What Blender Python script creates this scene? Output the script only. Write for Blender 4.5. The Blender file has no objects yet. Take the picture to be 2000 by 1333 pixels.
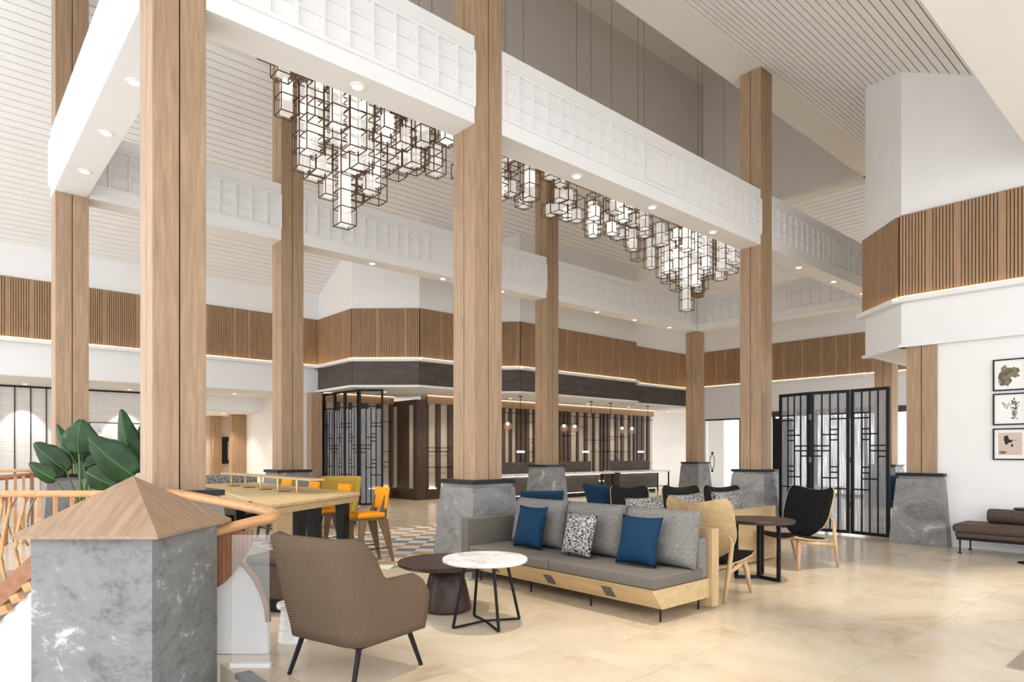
import bpy, bmesh, math, random
from mathutils import Vector, Matrix, noise as mnoise
R = random.Random(7)
sc = bpy.context.scene
COL = sc.collection

# ------------------------------------------------------------------ camera, world, exposure
UL, UD = 0.747925, 0.663783            # lateral / depth components of the room's x axis seen from the eye
EYE = 1.5
def cw(lat, d, z=0.0):                 # eye lateral/depth -> room x, y
    return Vector((lat*UL + d*UD, -lat*UD + d*UL, z))
cam_d = bpy.data.cameras.new('camera'); cam = bpy.data.objects.new('camera', cam_d); COL.objects.link(cam)
cam.location = (0, 0, EYE); cam.rotation_euler = (math.pi/2, 0, -math.asin(UD))
cam_d.sensor_width = 36; cam_d.lens = 1278/2000*36; cam_d.shift_y = (883-666.5)/2000; cam_d.clip_end = 200
sc.camera = cam
wd = bpy.data.worlds.new('world'); sc.world = wd; wd.use_nodes = True
bg = wd.node_tree.nodes['Background']; bg.inputs[0].default_value = (0.97, 0.98, 1.0, 1); bg.inputs[1].default_value = 1.9
vs = sc.view_settings; vs.view_transform = 'Standard'; vs.look = 'None'; vs.exposure = 0.66; vs.gamma = 1; vs.use_curve_mapping = False

# ------------------------------------------------------------------ materials
def nt(m): return m.node_tree.nodes, m.node_tree.links
def pbr(name, col, rough=.6, metal=0., spec=.5, emit=None, es=0.):
    m = bpy.data.materials.new(name); m.use_nodes = True
    b = m.node_tree.nodes['Principled BSDF']
    b.inputs['Base Color'].default_value = (*col, 1); b.inputs['Roughness'].default_value = rough
    b.inputs['Metallic'].default_value = metal; b.inputs['Specular IOR Level'].default_value = spec
    if emit: b.inputs['Emission Color'].default_value = (*emit, 1); b.inputs['Emission Strength'].default_value = es
    return m
def coords(m, scale, kind='Object', rot=(0,0,0), rnd=True):
    n, l = nt(m)
    tc = n.new('ShaderNodeTexCoord'); mp = n.new('ShaderNodeMapping')
    mp.inputs['Scale'].default_value = scale; mp.inputs['Rotation'].default_value = rot
    l.new(tc.outputs[kind], mp.inputs[0])
    if rnd:
        oi = n.new('ShaderNodeObjectInfo'); mu = n.new('ShaderNodeMath'); mu.operation = 'MULTIPLY'; mu.inputs[1].default_value = 37.
        l.new(oi.outputs['Random'], mu.inputs[0]); l.new(mu.outputs[0], mp.inputs['Location'])
    return mp
def ramp(m, src, stops, interp='LINEAR'):
    n, l = nt(m); r = n.new('ShaderNodeValToRGB'); r.color_ramp.interpolation = interp
    e = r.color_ramp.elements
    while len(e) < len(stops): e.new(.5)
    for i, (p, c) in enumerate(stops): e[i].position = p; e[i].color = (*c, 1)
    l.new(src, r.inputs[0]); return r
def tex(m, kind, vec, **kw):
    n, l = nt(m); t = n.new('ShaderNodeTex'+kind)
    for k, v in kw.items(): t.inputs[k].default_value = v
    if vec is not None: l.new(vec.outputs[0], t.inputs['Vector'])
    return t
def bump(m, src, strength=.3, dist=.01):
    n, l = nt(m); b = n.new('ShaderNodeBump'); b.inputs['Strength'].default_value = strength; b.inputs['Distance'].default_value = dist
    l.new(src, b.inputs['Height']); l.new(b.outputs[0], n['Principled BSDF'].inputs['Normal'])
def setcol(m, out): m.node_tree.links.new(out, m.node_tree.nodes['Principled BSDF'].inputs['Base Color'])
def wood(name, dark, light, axis='z', rough=.5, fine=22., spec=.35):
    m = pbr(name, light, rough, spec=spec)
    s = {'x': (1.2, fine, fine), 'y': (fine, 1.2, fine), 'z': (fine, fine, 1.2)}[axis]
    mp = coords(m, s)
    t = tex(m, 'Noise', mp, Scale=1.5, Detail=6., Roughness=.65, Distortion=.6)
    mid = tuple((a+b)/2 for a, b in zip(dark, light))
    r = ramp(m, t.outputs['Fac'], [(.28, dark), (.5, mid), (.7, light)])
    setcol(m, r.outputs[0]); bump(m, t.outputs['Fac'], .15, .004)
    return m
def plaster(name, col, rough=.75):
    m = pbr(name, col, rough, spec=.25); mp = coords(m, (1,1,1), rnd=False)
    t = tex(m, 'Noise', mp, Scale=2.2, Detail=5., Roughness=.6)
    r = ramp(m, t.outputs['Fac'], [(.3, tuple(c*.965 for c in col)), (.7, col)])
    setcol(m, r.outputs[0]); return m
def stone(name, dark, mid, light, scale=2.2, rough=.38):
    m = pbr(name, mid, rough); mp = coords(m, (1, 1, 1.6), rot=(.2, .35, .1))
    a = tex(m, 'Noise', mp, Scale=scale, Detail=9., Roughness=.68, Distortion=1.6)
    b = tex(m, 'Noise', mp, Scale=scale*9, Detail=6., Roughness=.7, Distortion=.3)
    n, l = nt(m); mx = n.new('ShaderNodeMath'); mx.operation = 'MULTIPLY_ADD'; mx.inputs[1].default_value = .45
    l.new(b.outputs['Fac'], mx.inputs[0]); l.new(a.outputs['Fac'], mx.inputs[2])
    r = ramp(m, mx.outputs[0], [(.55, dark), (.70, mid), (.83, tuple(min(1, c*1.12) for c in mid)), (.93, light)])
    setcol(m, r.outputs[0]); return m
def fabric(name, c1, c2, scale=160., rough=.95, bstr=.35):
    m = pbr(name, c1, rough, spec=.15); mp = coords(m, (1,1,1), rnd=False)
    t = tex(m, 'Noise', mp, Scale=scale, Detail=2., Roughness=.6)
    r = ramp(m, t.outputs['Fac'], [(.36, c1), (.64, c2)])
    setcol(m, r.outputs[0]); bump(m, t.outputs['Fac'], bstr, .004); return m
def seeing(name, col, opac, rough=.3, spec=0.0):       # partly transparent sheet
    m = bpy.data.materials.new(name); m.use_nodes = True; n, l = nt(m)
    b = n['Principled BSDF']; b.inputs['Base Color'].default_value = (*col, 1); b.inputs['Roughness'].default_value = rough
    t = n.new('ShaderNodeBsdfTransparent'); mx = n.new('ShaderNodeMixShader'); mx.inputs[0].default_value = opac
    l.new(t.outputs[0], mx.inputs[1]); l.new(b.outputs[0], mx.inputs[2]); l.new(mx.outputs[0], n['Material Output'].inputs[0])
    return m
def emis(name, col, s):
    m = bpy.data.materials.new(name); m.use_nodes = True; n, l = nt(m); n.remove(n['Principled BSDF'])
    e = n.new('ShaderNodeEmission'); e.inputs[0].default_value = (*col, 1); e.inputs[1].default_value = s
    l.new(e.outputs[0], n['Material Output'].inputs[0]); return m

M = {}
M['white'] = plaster('white plaster', (.835, .838, .84))
M['soffit'] = plaster('warm white soffit', (.80, .775, .735))
M['board'] = plaster('painted ceiling board', (.865, .87, .875))
M['gap'] = pbr('shadow gap backing', (.02, .018, .017), .9)
M['oak'] = wood('column oak', (.285, .185, .112), (.455, .315, .205), 'z', fine=18)
M['oakx'] = wood('pedestal oak', (.27, .175, .11), (.44, .30, .20), 'y', fine=16)
M['slat'] = wood('slat oak', (.29, .175, .098), (.43, .275, .165), 'z', fine=14)
M['slatback'] = pbr('slat backing', (.125, .07, .038), .8)
M['black'] = pbr('black metal', (.006, .006, .007), .5, spec=.25)
M['satin'] = pbr('black lacquer', (.007, .007, .008), .35, spec=.3)
M['stone'] = stone('grey veined stone', (.105, .105, .107), (.20, .20, .203), (.50, .49, .48), 1.6)
M['stonebig'] = stone('pedestal stone', (.115, .118, .12), (.215, .22, .222), (.55, .56, .56), 1.9, .6)
M['marble'] = stone('white marble', (.48, .48, .49), (.80, .79, .79), (.9, .9, .89), 3.0, .18)
M['fascia'] = wood('dark bronze fascia', (.055, .045, .040), (.105, .088, .078), 'x', fine=5)
M['walnut'] = wood('dark walnut', (.055, .034, .022), (.10, .065, .044), 'z', fine=10)
M['walnuttop'] = wood('dark table wood', (.025, .014, .011), (.06, .035, .028), 'x', .35)
M['cream'] = pbr('cream wall panel', (.55, .48, .39), .7)
M['ply'] = wood('light oak', (.44, .31, .155), (.60, .45, .25), 'x', .45, fine=10)
M['plyy'] = wood('light oak along y', (.44, .31, .155), (.60, .45, .25), 'y', .45, fine=10)
M['plyz'] = wood('light oak upright', (.44, .30, .15), (.58, .43, .24), 'z', .45, fine=10)
M['ash'] = wood('ash legs', (.48, .31, .17), (.66, .46, .28), 'z', .45, fine=12)
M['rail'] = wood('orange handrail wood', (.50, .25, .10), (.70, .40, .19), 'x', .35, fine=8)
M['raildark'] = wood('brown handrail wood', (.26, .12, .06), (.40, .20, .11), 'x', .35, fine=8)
M['stoolwood'] = wood('stool walnut', (.15, .095, .05), (.25, .165, .09), 'z', fine=10)
M['brass'] = pbr('brass', (.60, .42, .16), .3, 1.)
M['bronze'] = pbr('bronze lantern frame', (.13, .075, .045), .35, .6)
M['grey'] = fabric('grey melange fabric', (.12, .115, .108), (.29, .28, .265), 120.)
M['taupe'] = fabric('taupe seat fabric', (.115, .103, .09), (.19, .172, .152), 130.)
M['blue'] = fabric('petrol blue velvet', (.004, .026, .062), (.008, .040, .092), 60., .7, .1)
M['orange'] = fabric('orange upholstery', (.80, .30, .015), (.92, .40, .03), 70., .75, .15)
M['mustard'] = fabric('mustard upholstery', (.46, .30, .05), (.58, .40, .09), 90.)
M['blackfab'] = fabric('black upholstery', (.006, .006, .007), (.014, .014, .015), 90.)
M['brownfab'] = fabric('chocolate upholstery', (.075, .052, .038), (.115, .082, .062), 110.)
M['glass'] = seeing('clear glass', (.85, .9, .92), .14, .05)
M['lantern'] = seeing('seeded lantern glass', (.92, .92, .90), .34, .35)
bp_ = M['lantern'].node_tree.nodes['Principled BSDF']; bp_.inputs['Emission Color'].default_value = (1,.97,.93,1); bp_.inputs['Emission Strength'].default_value = .32
M['meshcloth'] = None
M['amber'] = seeing('amber globe glass', (.55, .30, .18), .35, .08)
M['leaf'] = None
M['led_warm'] = emis('warm led strip', (1., .68, .34), 17.)
M['led_cove'] = emis('soft cove led', (1., .72, .42), 5.)
M['led_white'] = emis('white led strip', (1., .90, .76), 6.)
M['lampglow'] = emis('lamp lens', (1., .93, .82), 4.)
M['lanternglow'] = emis('lit lantern sleeve', (1., .95, .88), .68)
M['screenglow'] = emis('lit bar', (1., 1., 1.), 3.)
M['grout'] = pbr('floor joint', (.62, .55, .45), .8)
M['lower'] = pbr('lower level white floor', (.85, .85, .85), .5)
M['daybed'] = fabric('brown leather cloth', (.085, .06, .048), (.12, .088, .07), 60., .6, .08)
M['steel'] = pbr('socket plate steel', (.12, .125, .13), .4, .5)
M['art_paper'] = pbr('picture mat', (.86, .85, .83), .8)
# herringbone brown cloth
m = pbr('brown woven cloth', (.2, .14, .1), .95, spec=.15); mp = coords(m, (1,1,1), rnd=False)
mp.inputs['Rotation'].default_value = (.5,.4,.3); w = tex(m, 'Wave', mp, Scale=70., Distortion=2.0, Detail=1.); w.inputs['Detail Scale'].default_value = 14.
nz = tex(m, 'Noise', mp, Scale=190., Detail=1.)
n, l = nt(m); mx = n.new('ShaderNodeMath'); mx.operation = 'MULTIPLY_ADD'; mx.inputs[1].default_value = .7
l.new(nz.outputs['Fac'], mx.inputs[0]); l.new(w.outputs['Fac'], mx.inputs[2])
r = ramp(m, mx.outputs[0], [(.15, (.040, .027, .018)), (.8, (.115, .08, .054)), (1., (.20, .145, .10))]); setcol(m, r.outputs[0]); bump(m, mx.outputs[0], .35, .004)
M['weave'] = m
# travertine tile
m = pbr('travertine tile', (.7, .6, .48), .22, spec=.5); mp = coords(m, (1, 1, 1))
a = tex(m, 'Noise', mp, Scale=1.3, Detail=9., Roughness=.68, Distortion=.8)
r = ramp(m, a.outputs['Fac'], [(.28, (.50, .39, .26)), (.42, (.62, .515, .38)), (.58, (.67, .58, .45)), (.8, (.70, .62, .50))]); setcol(m, r.outputs[0])
M['tile'] = m
# black/white maze cushion
m = pbr('black and white maze cloth', (.5,.5,.5), .95, spec=.1); mp = coords(m, (1,1,1), rnd=False)
a = tex(m, 'Noise', mp, Scale=62., Detail=1.5, Roughness=.6, Distortion=1.2)
r = ramp(m, a.outputs['Fac'], [(.0, (.012,.012,.014)), (.49, (.50,.49,.47))], 'CONSTANT'); setcol(m, r.outputs[0])
M['maze'] = m
# screen cloth: sheer ribbed
m = seeing('sheer ribbed screen cloth', (.36, .37, .39), .5, .9); mp = coords(m, (1,1,1), rnd=False)
w = tex(m, 'Noise', mp, Scale=1., Detail=3.); mp.inputs['Scale'].default_value = (70, 70, 2)
r = ramp(m, w.outputs['Fac'], [(.3, (.28,.28,.28)), (.7, (.82,.82,.82))])
n, l = nt(m)
mxs = [q for q in n if q.type == 'MIX_SHADER'][0]; l.new(r.outputs[0], mxs.inputs[0])
M['meshcloth'] = m
# leaf
m = pbr('glossy leaf', (.02, .09, .015), .38, spec=.3); mp = coords(m, (1,1,1)); a = tex(m, 'Noise', mp, Scale=5., Detail=4.)
r = ramp(m, a.outputs['Fac'], [(.3, (.003, .018, .004)), (.7, (.014, .066, .010))]); setcol(m, r.outputs[0]); M['leaf'] = m
M['stem'] = pbr('leaf stem', (.09, .20, .04), .4)
# rug
m = pbr('patterned rug', (.7,.7,.7), .95, spec=.1); mp = coords(m, (3.4, 3.4, 3.4), rot=(0,0,math.radians(45)), rnd=False)
n, l = nt(m); fl = n.new('ShaderNodeVectorMath'); fl.operation = 'FLOOR'; l.new(mp.outputs[0], fl.inputs[0])
wn = n.new('ShaderNodeTexWhiteNoise'); l.new(fl.outputs[0], wn.inputs['Vector'])
ck = tex(m, 'Checker', mp, Scale=1.)
r1 = ramp(m, wn.outputs['Value'], [(0, (.50, .33, .18)), (.4, (.30, .29, .30)), (.72, (.62, .44, .27))], 'CONSTANT')
mix = n.new('ShaderNodeMix'); mix.data_type = 'RGBA'; l.new(ck.outputs['Fac'], mix.inputs[0]); mix.inputs[6].default_value = (.80, .79, .77, 1); l.new(r1.outputs[0], mix.inputs[7])
setcol(m, mix.outputs[2]); M['rug'] = m
# white painted brick
m = pbr('white split-face brick', (.8,.79,.78), .8, spec=.2); mp = coords(m, (1,1,1), rnd=False, rot=(math.pi/2,0,0))
bk = tex(m, 'Brick', mp, Scale=1.); bk.inputs['Brick Width'].default_value = .45; bk.inputs['Row Height'].default_value = .07; bk.inputs['Mortar Size'].default_value = .004
bk.inputs[1].default_value = (.80,.785,.77,1); bk.inputs[2].default_value = (.74,.73,.715,1); bk.inputs[3].default_value = (.60,.59,.58,1)
setcol(m, bk.outputs['Color']); bump(m, bk.outputs['Fac'], -.25, .01); M['brick'] = m
def art(name, bgc, stops, scale, loc=(0,0,0)):
    m = pbr(name, bgc, .8); mp = coords(m, (1,1,1), rnd=False); mp.inputs['Location'].default_value = loc
    a = tex(m, 'Noise', mp, Scale=scale, Detail=6., Roughness=.65); r = ramp(m, a.outputs['Fac'], stops); setcol(m, r.outputs[0]); return m
M['ink_olive'] = art('olive ink wash', (.3,.3,.2), [(.3, (.05,.05,.045)), (.5, (.16,.145,.10)), (.7, (.40,.33,.19))], 14.)
M['ink'] = pbr('black ink', (.02,.02,.02), .8)
M['ink_grey'] = pbr('grey ink', (.25,.25,.25), .8)
M['art_pink'] = pbr('dusty pink print', (.60,.50,.44), .8)
M['art_land'] = art('pale ink landscape', (.8,.8,.8), [(.32, (.25,.25,.25)), (.42, (.75,.75,.74)), (.6, (.86,.86,.85))], 2.2)

# ------------------------------------------------------------------ mesh helpers
class MB:
    def __init__(s): s.v = []; s.f = []
    def add(s, vs, fs, T=None):
        b = len(s.v)
        s.v += [tuple(T @ Vector(p)) if T else tuple(p) for p in vs]; s.f += [tuple(b+i for i in q) for q in fs]; return s
    def box(s, x0, y0, z0, x1, y1, z1, T=None):
        p = [(x0,y0,z0),(x1,y0,z0),(x1,y1,z0),(x0,y1,z0),(x0,y0,z1),(x1,y0,z1),(x1,y1,z1),(x0,y1,z1)]
        return s.add(p, [(0,3,2,1),(4,5,6,7),(0,1,5,4),(1,2,6,5),(2,3,7,6),(3,0,4,7)], T)
    def frustum(s, a, z0, b, z1, T=None):      # square frustum half sizes
        p = [(-a,-a,z0),(a,-a,z0),(a,a,z0),(-a,a,z0),(-b,-b,z1),(b,-b,z1),(b,b,z1),(-b,b,z1)]
        return s.add(p, [(0,3,2,1),(4,5,6,7),(0,1,5,4),(1,2,6,5),(2,3,7,6),(3,0,4,7)], T)
    def prism(s, poly, z0, z1, T=None):
        n = len(poly); p = [(x,y,z0) for x,y in poly]+[(x,y,z1) for x,y in poly]
        return s.add(p, [tuple(range(n))[::-1], tuple(range(n,2*n))]+[(i,(i+1)%n,n+(i+1)%n,n+i) for i in range(n)], T)
    def bar(s, p, q, r, r2=None, n=4):         # tapered bar/cylinder between two points
        p = Vector(p); q = Vector(q); r2 = r if r2 is None else r2; d = (q-p).normalized()
        a = Vector((0,0,1)) if abs(d.z) < .95 else Vector((1,0,0)); e1 = d.cross(a).normalized(); e2 = d.cross(e1)
        o = math.pi/4 if n == 4 else 0; vs = []
        for c, rr in ((p, r), (q, r2)):
            k = rr*1.414 if n == 4 else rr
            vs += [c+e1*math.cos(2*math.pi*i/n+o)*k+e2*math.sin(2*math.pi*i/n+o)*k for i in range(n)]
        return s.add(vs, [tuple(range(n)), tuple(range(n,2*n))[::-1]]+[(i,n+i,n+(i+1)%n,(i+1)%n) for i in range(n)])
    def lathe(s, prof, n=32, T=None):          # [(r,z)...] closed with caps
        vs = []; fs = []; k = len(prof)
        for r, z in prof: vs += [(r*math.cos(2*math.pi*i/n), r*math.sin(2*math.pi*i/n), z) for i in range(n)]
        for j in range(k-1): fs += [(j*n+i, j*n+(i+1)%n, (j+1)*n+(i+1)%n, (j+1)*n+i) for i in range(n)]
        fs += [tuple(range(n))[::-1], tuple(range((k-1)*n, k*n))]
        return s.add(vs, fs, T)
    def tube(s, pts, r, n=8, taper=None, flat=1.):
        P = [Vector(p) for p in pts]; vs = []; fs = []; up = Vector((0,0,1)); k = len(P)
        for i, p in enumerate(P):
            d = (P[min(i+1,k-1)]-P[max(i-1,0)]).normalized()
            e1 = d.cross(up); e1 = e1.normalized() if e1.length > .05 else Vector((1,0,0)); e2 = e1.cross(d).normalized()
            rr = r*(taper[i] if taper else 1)
            vs += [p+e1*math.cos(2*math.pi*j/n)*rr+e2*math.sin(2*math.pi*j/n)*rr*flat for j in range(n)]
        for i in range(k-1): fs += [(i*n+j, i*n+(j+1)%n, (i+1)*n+(j+1)%n, (i+1)*n+j) for j in range(n)]
        fs += [tuple(range(n))[::-1], tuple(range((k-1)*n, k*n))]
        return s.add(vs, fs)
    def grid(s, fn, nu, nv, closed_u=False):   # fn(i,j)->point
        vs = [fn(i, j) for i in range(nu) for j in range(nv)]; fs = []
        for i in range(nu if closed_u else nu-1):
            for j in range(nv-1): fs.append((i*nv+j, ((i+1)%nu)*nv+j, ((i+1)%nu)*nv+j+1, i*nv+j+1))
        return s.add(vs, fs)
    def mesh(s, name):
        me = bpy.data.meshes.new(name); me.from_pydata(s.v, [], s.f)
        b = bmesh.new(); b.from_mesh(me); bmesh.ops.recalc_face_normals(b, faces=b.faces); b.to_mesh(me); b.free(); return me
    def build(s, name, mat, parent=None, loc=None, rot=None, smooth=False, bevel=0., sub=0, label=None, kind=None):
        me = s.mesh(name); me.materials.append(M[mat] if isinstance(mat, str) else mat)
        return link(name, me, parent, loc, rot, smooth, bevel, sub, label, kind)
def link(name, me, parent=None, loc=None, rot=None, smooth=False, bevel=0., sub=0, label=None, kind=None):
    o = bpy.data.objects.new(name, me); COL.objects.link(o); o.parent = parent
    if loc is not None: o.location = loc
    if rot is not None: o.rotation_euler = rot
    if smooth:
        for p in me.polygons: p.use_smooth = True
    if bevel:
        b = o.modifiers.new('bevel', 'BEVEL'); b.width = bevel; b.segments = 2; b.limit_method = 'ANGLE'
    if sub: 
        b = o.modifiers.new('sub', 'SUBSURF'); b.levels = sub; b.render_levels = sub
    if label: o['label'] = label
    if kind: o['kind'] = kind
    return o
def thing(name, label, cat, loc=(0,0,0), rz=0., group=None):
    o = bpy.data.objects.new(name, None); COL.objects.link(o); o.location = loc; o.rotation_euler = (0,0,rz); o.empty_display_size = .1
    o['label'] = label; o['category'] = cat
    if group: o['group'] = group
    return o
def tag(o, label, cat, group=None):
    o['label'] = label; o['category'] = cat
    if group: o['group'] = group
    return o
def setting(name, loc=(0,0,0)):
    o = bpy.data.objects.new(name, None); COL.objects.link(o); o.location = loc; o['kind'] = 'structure'; return o
def struct(name, mb, mat):
    o = mb.build(name, mat); o['kind'] = 'structure'; return o
def copy_tree(root, loc, rz, label=None, group=None, scale=None):
    def rec(o, par):
        c = o.copy(); COL.objects.link(c); c.parent = par
        for ch in list(o.children): rec(ch, c)
        return c
    c = rec(root, None); c.location = loc; c.rotation_euler = (0,0,rz)
    if scale: c.scale = (scale,)*3
    if label: c['label'] = label
    if group: c['group'] = group
    return c
def spot(loc, power, angle=70, blend=.6, col=(1., .88, .72), tgt=None, radius=.05, parent=None):
    L = bpy.data.lights.new('lamp_light', 'SPOT'); L.energy = power; L.spot_size = math.radians(angle); L.spot_blend = blend; L.color = col; L.shadow_soft_size = radius
    o = bpy.data.objects.new('lamp_light', L); COL.objects.link(o); o.location = loc; o.parent = parent
    if tgt: o.rotation_euler = (Vector(tgt)-Vector(loc)).to_track_quat('-Z', 'Y').to_euler()
    return o

# ------------------------------------------------------------------ key dimensions of the hall (x along the beams, y across)
CA = .44                                   # column side
XS = [1.43, 4.98, 12.06, 19.10]            # column corners, x
Y1, Y2 = 6.30, 12.22                       # column rows
ROOF = 9.0; SL = .507                      # top of columns, roof slope
BB, BT = 5.53, 6.60                        # lattice beam
S0, S1 = 4.07, 5.39                        # slatted band
YL = 18.3; XF = 22.7; XK = 12.0            # outer walls

# ------------------------------------------------------------------ floor
fl = setting('floor')
T = .9
HOLES = ((-3., 3.3, 1.53, 5.9), (-3., 5.9, 1.15, 10.4))     # stair well
CX_, CY_ = (1.15, 1.53), (3.3, 5.9, 10.4)
def cuts(a, b, cs):
    q = [a]+[c for c in cs if a < c < b]+[b]; return list(zip(q[:-1], q[1:]))
tiles = []
for i in range(-3, 31):
    for j in range(-2, 30):
        for x0, x1 in cuts(i*T, i*T+T, CX_):
            for y0, y1 in cuts(j*T, j*T+T, CY_):
                mx_, my_ = (x0+x1)/2, (y0+y1)/2
                if any(h[0] < mx_ < h[2] and h[1] < my_ < h[3] for h in HOLES): continue
                tiles.append((x0, y0, x1, y1))
slab = MB()
for x0, y0, x1, y1 in tiles: slab.box(x0, y0, -.25, x1, y1, -.004)
slab.build('floor_slab', 'grout', fl)
def visible(t):
    x, y = (t[0]+t[2])/2, (t[1]+t[3])/2; d = x*UD + y*UL; lat = x*UL - y*UD
    return d > 3.2 and abs(lat) < d*.83+.8
vis = sorted([t for t in tiles if visible(t)], key=lambda t: (t[0]*UD+t[1]*UL))
near, rest = vis[:290], vis[290:] + [t for t in tiles if not visible(t)]
cache = {}
for x0, y0, x1, y1 in near:
    key = (round(x1-x0, 3), round(y1-y0, 3))
    if key not in cache:
        cache[key] = MB().box(.0015, .0015, -.004, key[0]-.0015, key[1]-.0015, 0).mesh('tile'); cache[key].materials.append(M['tile'])
    link('tile', cache[key], fl, (x0, y0, 0))
far = MB()
for x0, y0, x1, y1 in rest: far.box(x0+.0015, y0+.0015, -.004, x1-.0015, y1-.0015, 0)
far.build('tile_field', 'tile', fl, kind='stuff')
wk_ = MB().box(1.53,3.3,-1.1,1.58,5.9,-.25).box(1.15,5.9,-1.1,1.2,10.4,-.25).box(1.15,5.85,-1.1,1.58,5.9,-.25).box(-3,10.4,-1.1,1.2,10.45,-.25)
wk_.build('well_lining', 'white', fl)
low = MB().box(-12, -3, -1.2, 5, 13, -1.1); o = struct('floor', low, 'lower')
gr = MB().box(-60, -60, -3.3, 80, 80, -3.0); o = struct('ground', gr, pbr('outside paving', (.8,.8,.79), .9))

# ------------------------------------------------------------------ ceiling: boarded roof slopes, flat bands, clerestory
ce = setting('ceiling')
PB = .138
def boards(name, n, make): 
    for k in range(n): make(k).build('ceiling_board', 'board', ce)
X0, X1 = -3.0, 26.5
yb = Y2+CA
def slope_y(y): return ROOF - SL*(y-yb)
gapw = .017
def roof_quad(p, th=.02):                 # thin slab from 4 corner points (underside) with thickness upward
    mb = MB(); q = [Vector(c) for c in p]; up = Vector((0,0,th)); mb.add(q+[c+up for c in q], [(0,1,2,3),(7,6,5,4),(0,4,5,1),(1,5,6,2),(2,6,7,3),(3,7,4,0)]); return mb
nb = int((YL-yb)/PB)+1
XH = XS[3]+CA
def hipx(y): return min(26.5, XH + (y-yb))            # 45 degree hip in plan
for k in range(nb):
    a, b = yb+k*PB+gapw/2, yb+(k+1)*PB-gapw/2
    roof_quad([(X0,a,slope_y(a)),(hipx(a),a,slope_y(a)),(hipx(b),b,slope_y(b)),(X0,b,slope_y(b))]).build('ceiling_board', 'board', ce)
roof_quad([(X0,yb,ROOF+.035),(XH,yb,ROOF+.035),(XH+8,yb+8,slope_y(yb+8)+.035),(X0,yb+8,slope_y(yb+8)+.035)]).build('ceiling_backing', 'gap', ce)
def slope_n(y): return ROOF - .49*(Y1-y)
for k in range(int((Y1-1.95)/PB)):
    a, b = Y1-k*PB-gapw/2, Y1-(k+1)*PB+gapw/2
    roof_quad([(X0,a,slope_n(a)),(XH+(Y1-a),a,slope_n(a)),(XH+(Y1-b),b,slope_n(b)),(X0,b,slope_n(b))]).build('ceiling_board', 'board', ce)
roof_quad([(X0,Y1,ROOF+.035),(XH,Y1,ROOF+.035),(XH+4.5,1.8,slope_n(1.8)+.035),(X0,1.8,slope_n(1.8)+.035)]).build('ceiling_backing', 'gap', ce)
MB().box(X0,-4.5,5.64,XK+.1,2.0,5.75).box(X0,1.9,5.75,XK+.1,2.0,7.0).build('ceiling_drop', 'soffit', ce)
def slope_x(x): return ROOF - SL*(x-XH)
for k in range(int(5.4/PB)):
    a, b = XH+k*PB+gapw/2, XH+(k+1)*PB-gapw/2
    roof_quad([(a,Y1-(a-XH),slope_x(a)),(a,yb+(a-XH),slope_x(a)),(b,yb+(b-XH),slope_x(b)),(b,Y1-(b-XH),slope_x(b))]).build('ceiling_board', 'board', ce)
roof_quad([(XH,Y1,ROOF+.035),(XH,yb,ROOF+.035),(XH+6,yb+6,slope_x(XH+6)+.035),(XH+6,Y1-6,slope_x(XH+6)+.035)]).build('ceiling_backing', 'gap', ce)
for (x0,y0,x1,y1) in ((X0,Y1-.02,XH,Y1+CA+.25),(X0,Y2-.25,XH,yb+.02),(XS[3]-.1,Y1,XH+.02,yb)):
    MB().box(x0,y0,ROOF,x1,y1,ROOF+.12).build('ceiling_band', 'soffit', ce)
cl = MB()
cl.box(X0, Y1+CA+.2, ROOF+.1, XH, Y1+CA+.3, 13.5).box(X0, Y2-.3, ROOF+.1, XH, Y2-.2, 13.5).box(XS[3]-.12, Y1, ROOF+.1, XS[3], yb, 13.5)
cl.box(X0, Y1, ROOF+.1, X0+.1, yb, 13.5).box(X0, Y1, 13.5, XH, yb, 13.6)
cl.build('clerestory', plaster('clerestory paint', (.76,.72,.68)), ce)

# ------------------------------------------------------------------ slatted bands, walls
def frame(p0, p1):                         # local x along the wall, local -y out of it into the room
    d = Vector((p1[0]-p0[0], p1[1]-p0[1], 0)); L = d.length; a = math.atan2(d.y, d.x)
    return Matrix.Translation((p0[0], p0[1], 0)) @ Matrix.Rotation(a, 4, 'Z'), L, a
def band(parent, p0, p1, single=False, pitch=.046, lip=True, seed=0):
    """slatted oak band with ledge and led strip, room side on the right-hand side of p0->p1 (local -y)"""
    T, L, a = frame(p0, p1); rr = random.Random(seed)
    MB().box(0,-.03,S0,L,.0,S1).build('band_backing', 'slatback', parent, T.translation, (0,0,a))
    x = 0.; k = 0; big = MB(); nxt = rr.randint(7, 14)
    sl = MB().box(0,-.028,0,pitch*.70,0,S1-S0+.015).mesh('slat'); sl.materials.append(M['slat'])
    while x < L-.02:
        if k == nxt:
            w = .11; nxt = k+rr.randint(7, 16)
            if x+w < L:
                MB().box(x,-.058,S0-.01,x+w-.012,-.03,S1+.005).build('wide_slat', 'slat', parent, T.translation, (0,0,a))
            x += w; k += 1; continue
        if single: link('slat', sl, parent, T @ Vector((x, -.03, S0-.01)), (0,0,a))
        else: big.box(x,-.058,S0-.01,min(L, x+pitch*.70),-.03,S1+.005)
        x += pitch; k += 1
    if not single: big.build('slat_field', 'slat', parent, T.translation, (0,0,a), kind='stuff')
    if lip:
        MB().box(-.02,-.16,S0-.12,L+.02,.0,S0-.07).build('ledge', 'white', parent, T.translation, (0,0,a))
        MB().box(-.02,-.16,S0-.07,L+.02,-.135,S0-.045).build('ledge', 'white', parent, T.translation, (0,0,a))
    MB().box(0,-.05,S0-.068,L,-.035,S0-.05).build('led_strip', 'led_warm', parent, T.translation, (0,0,a))
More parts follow.
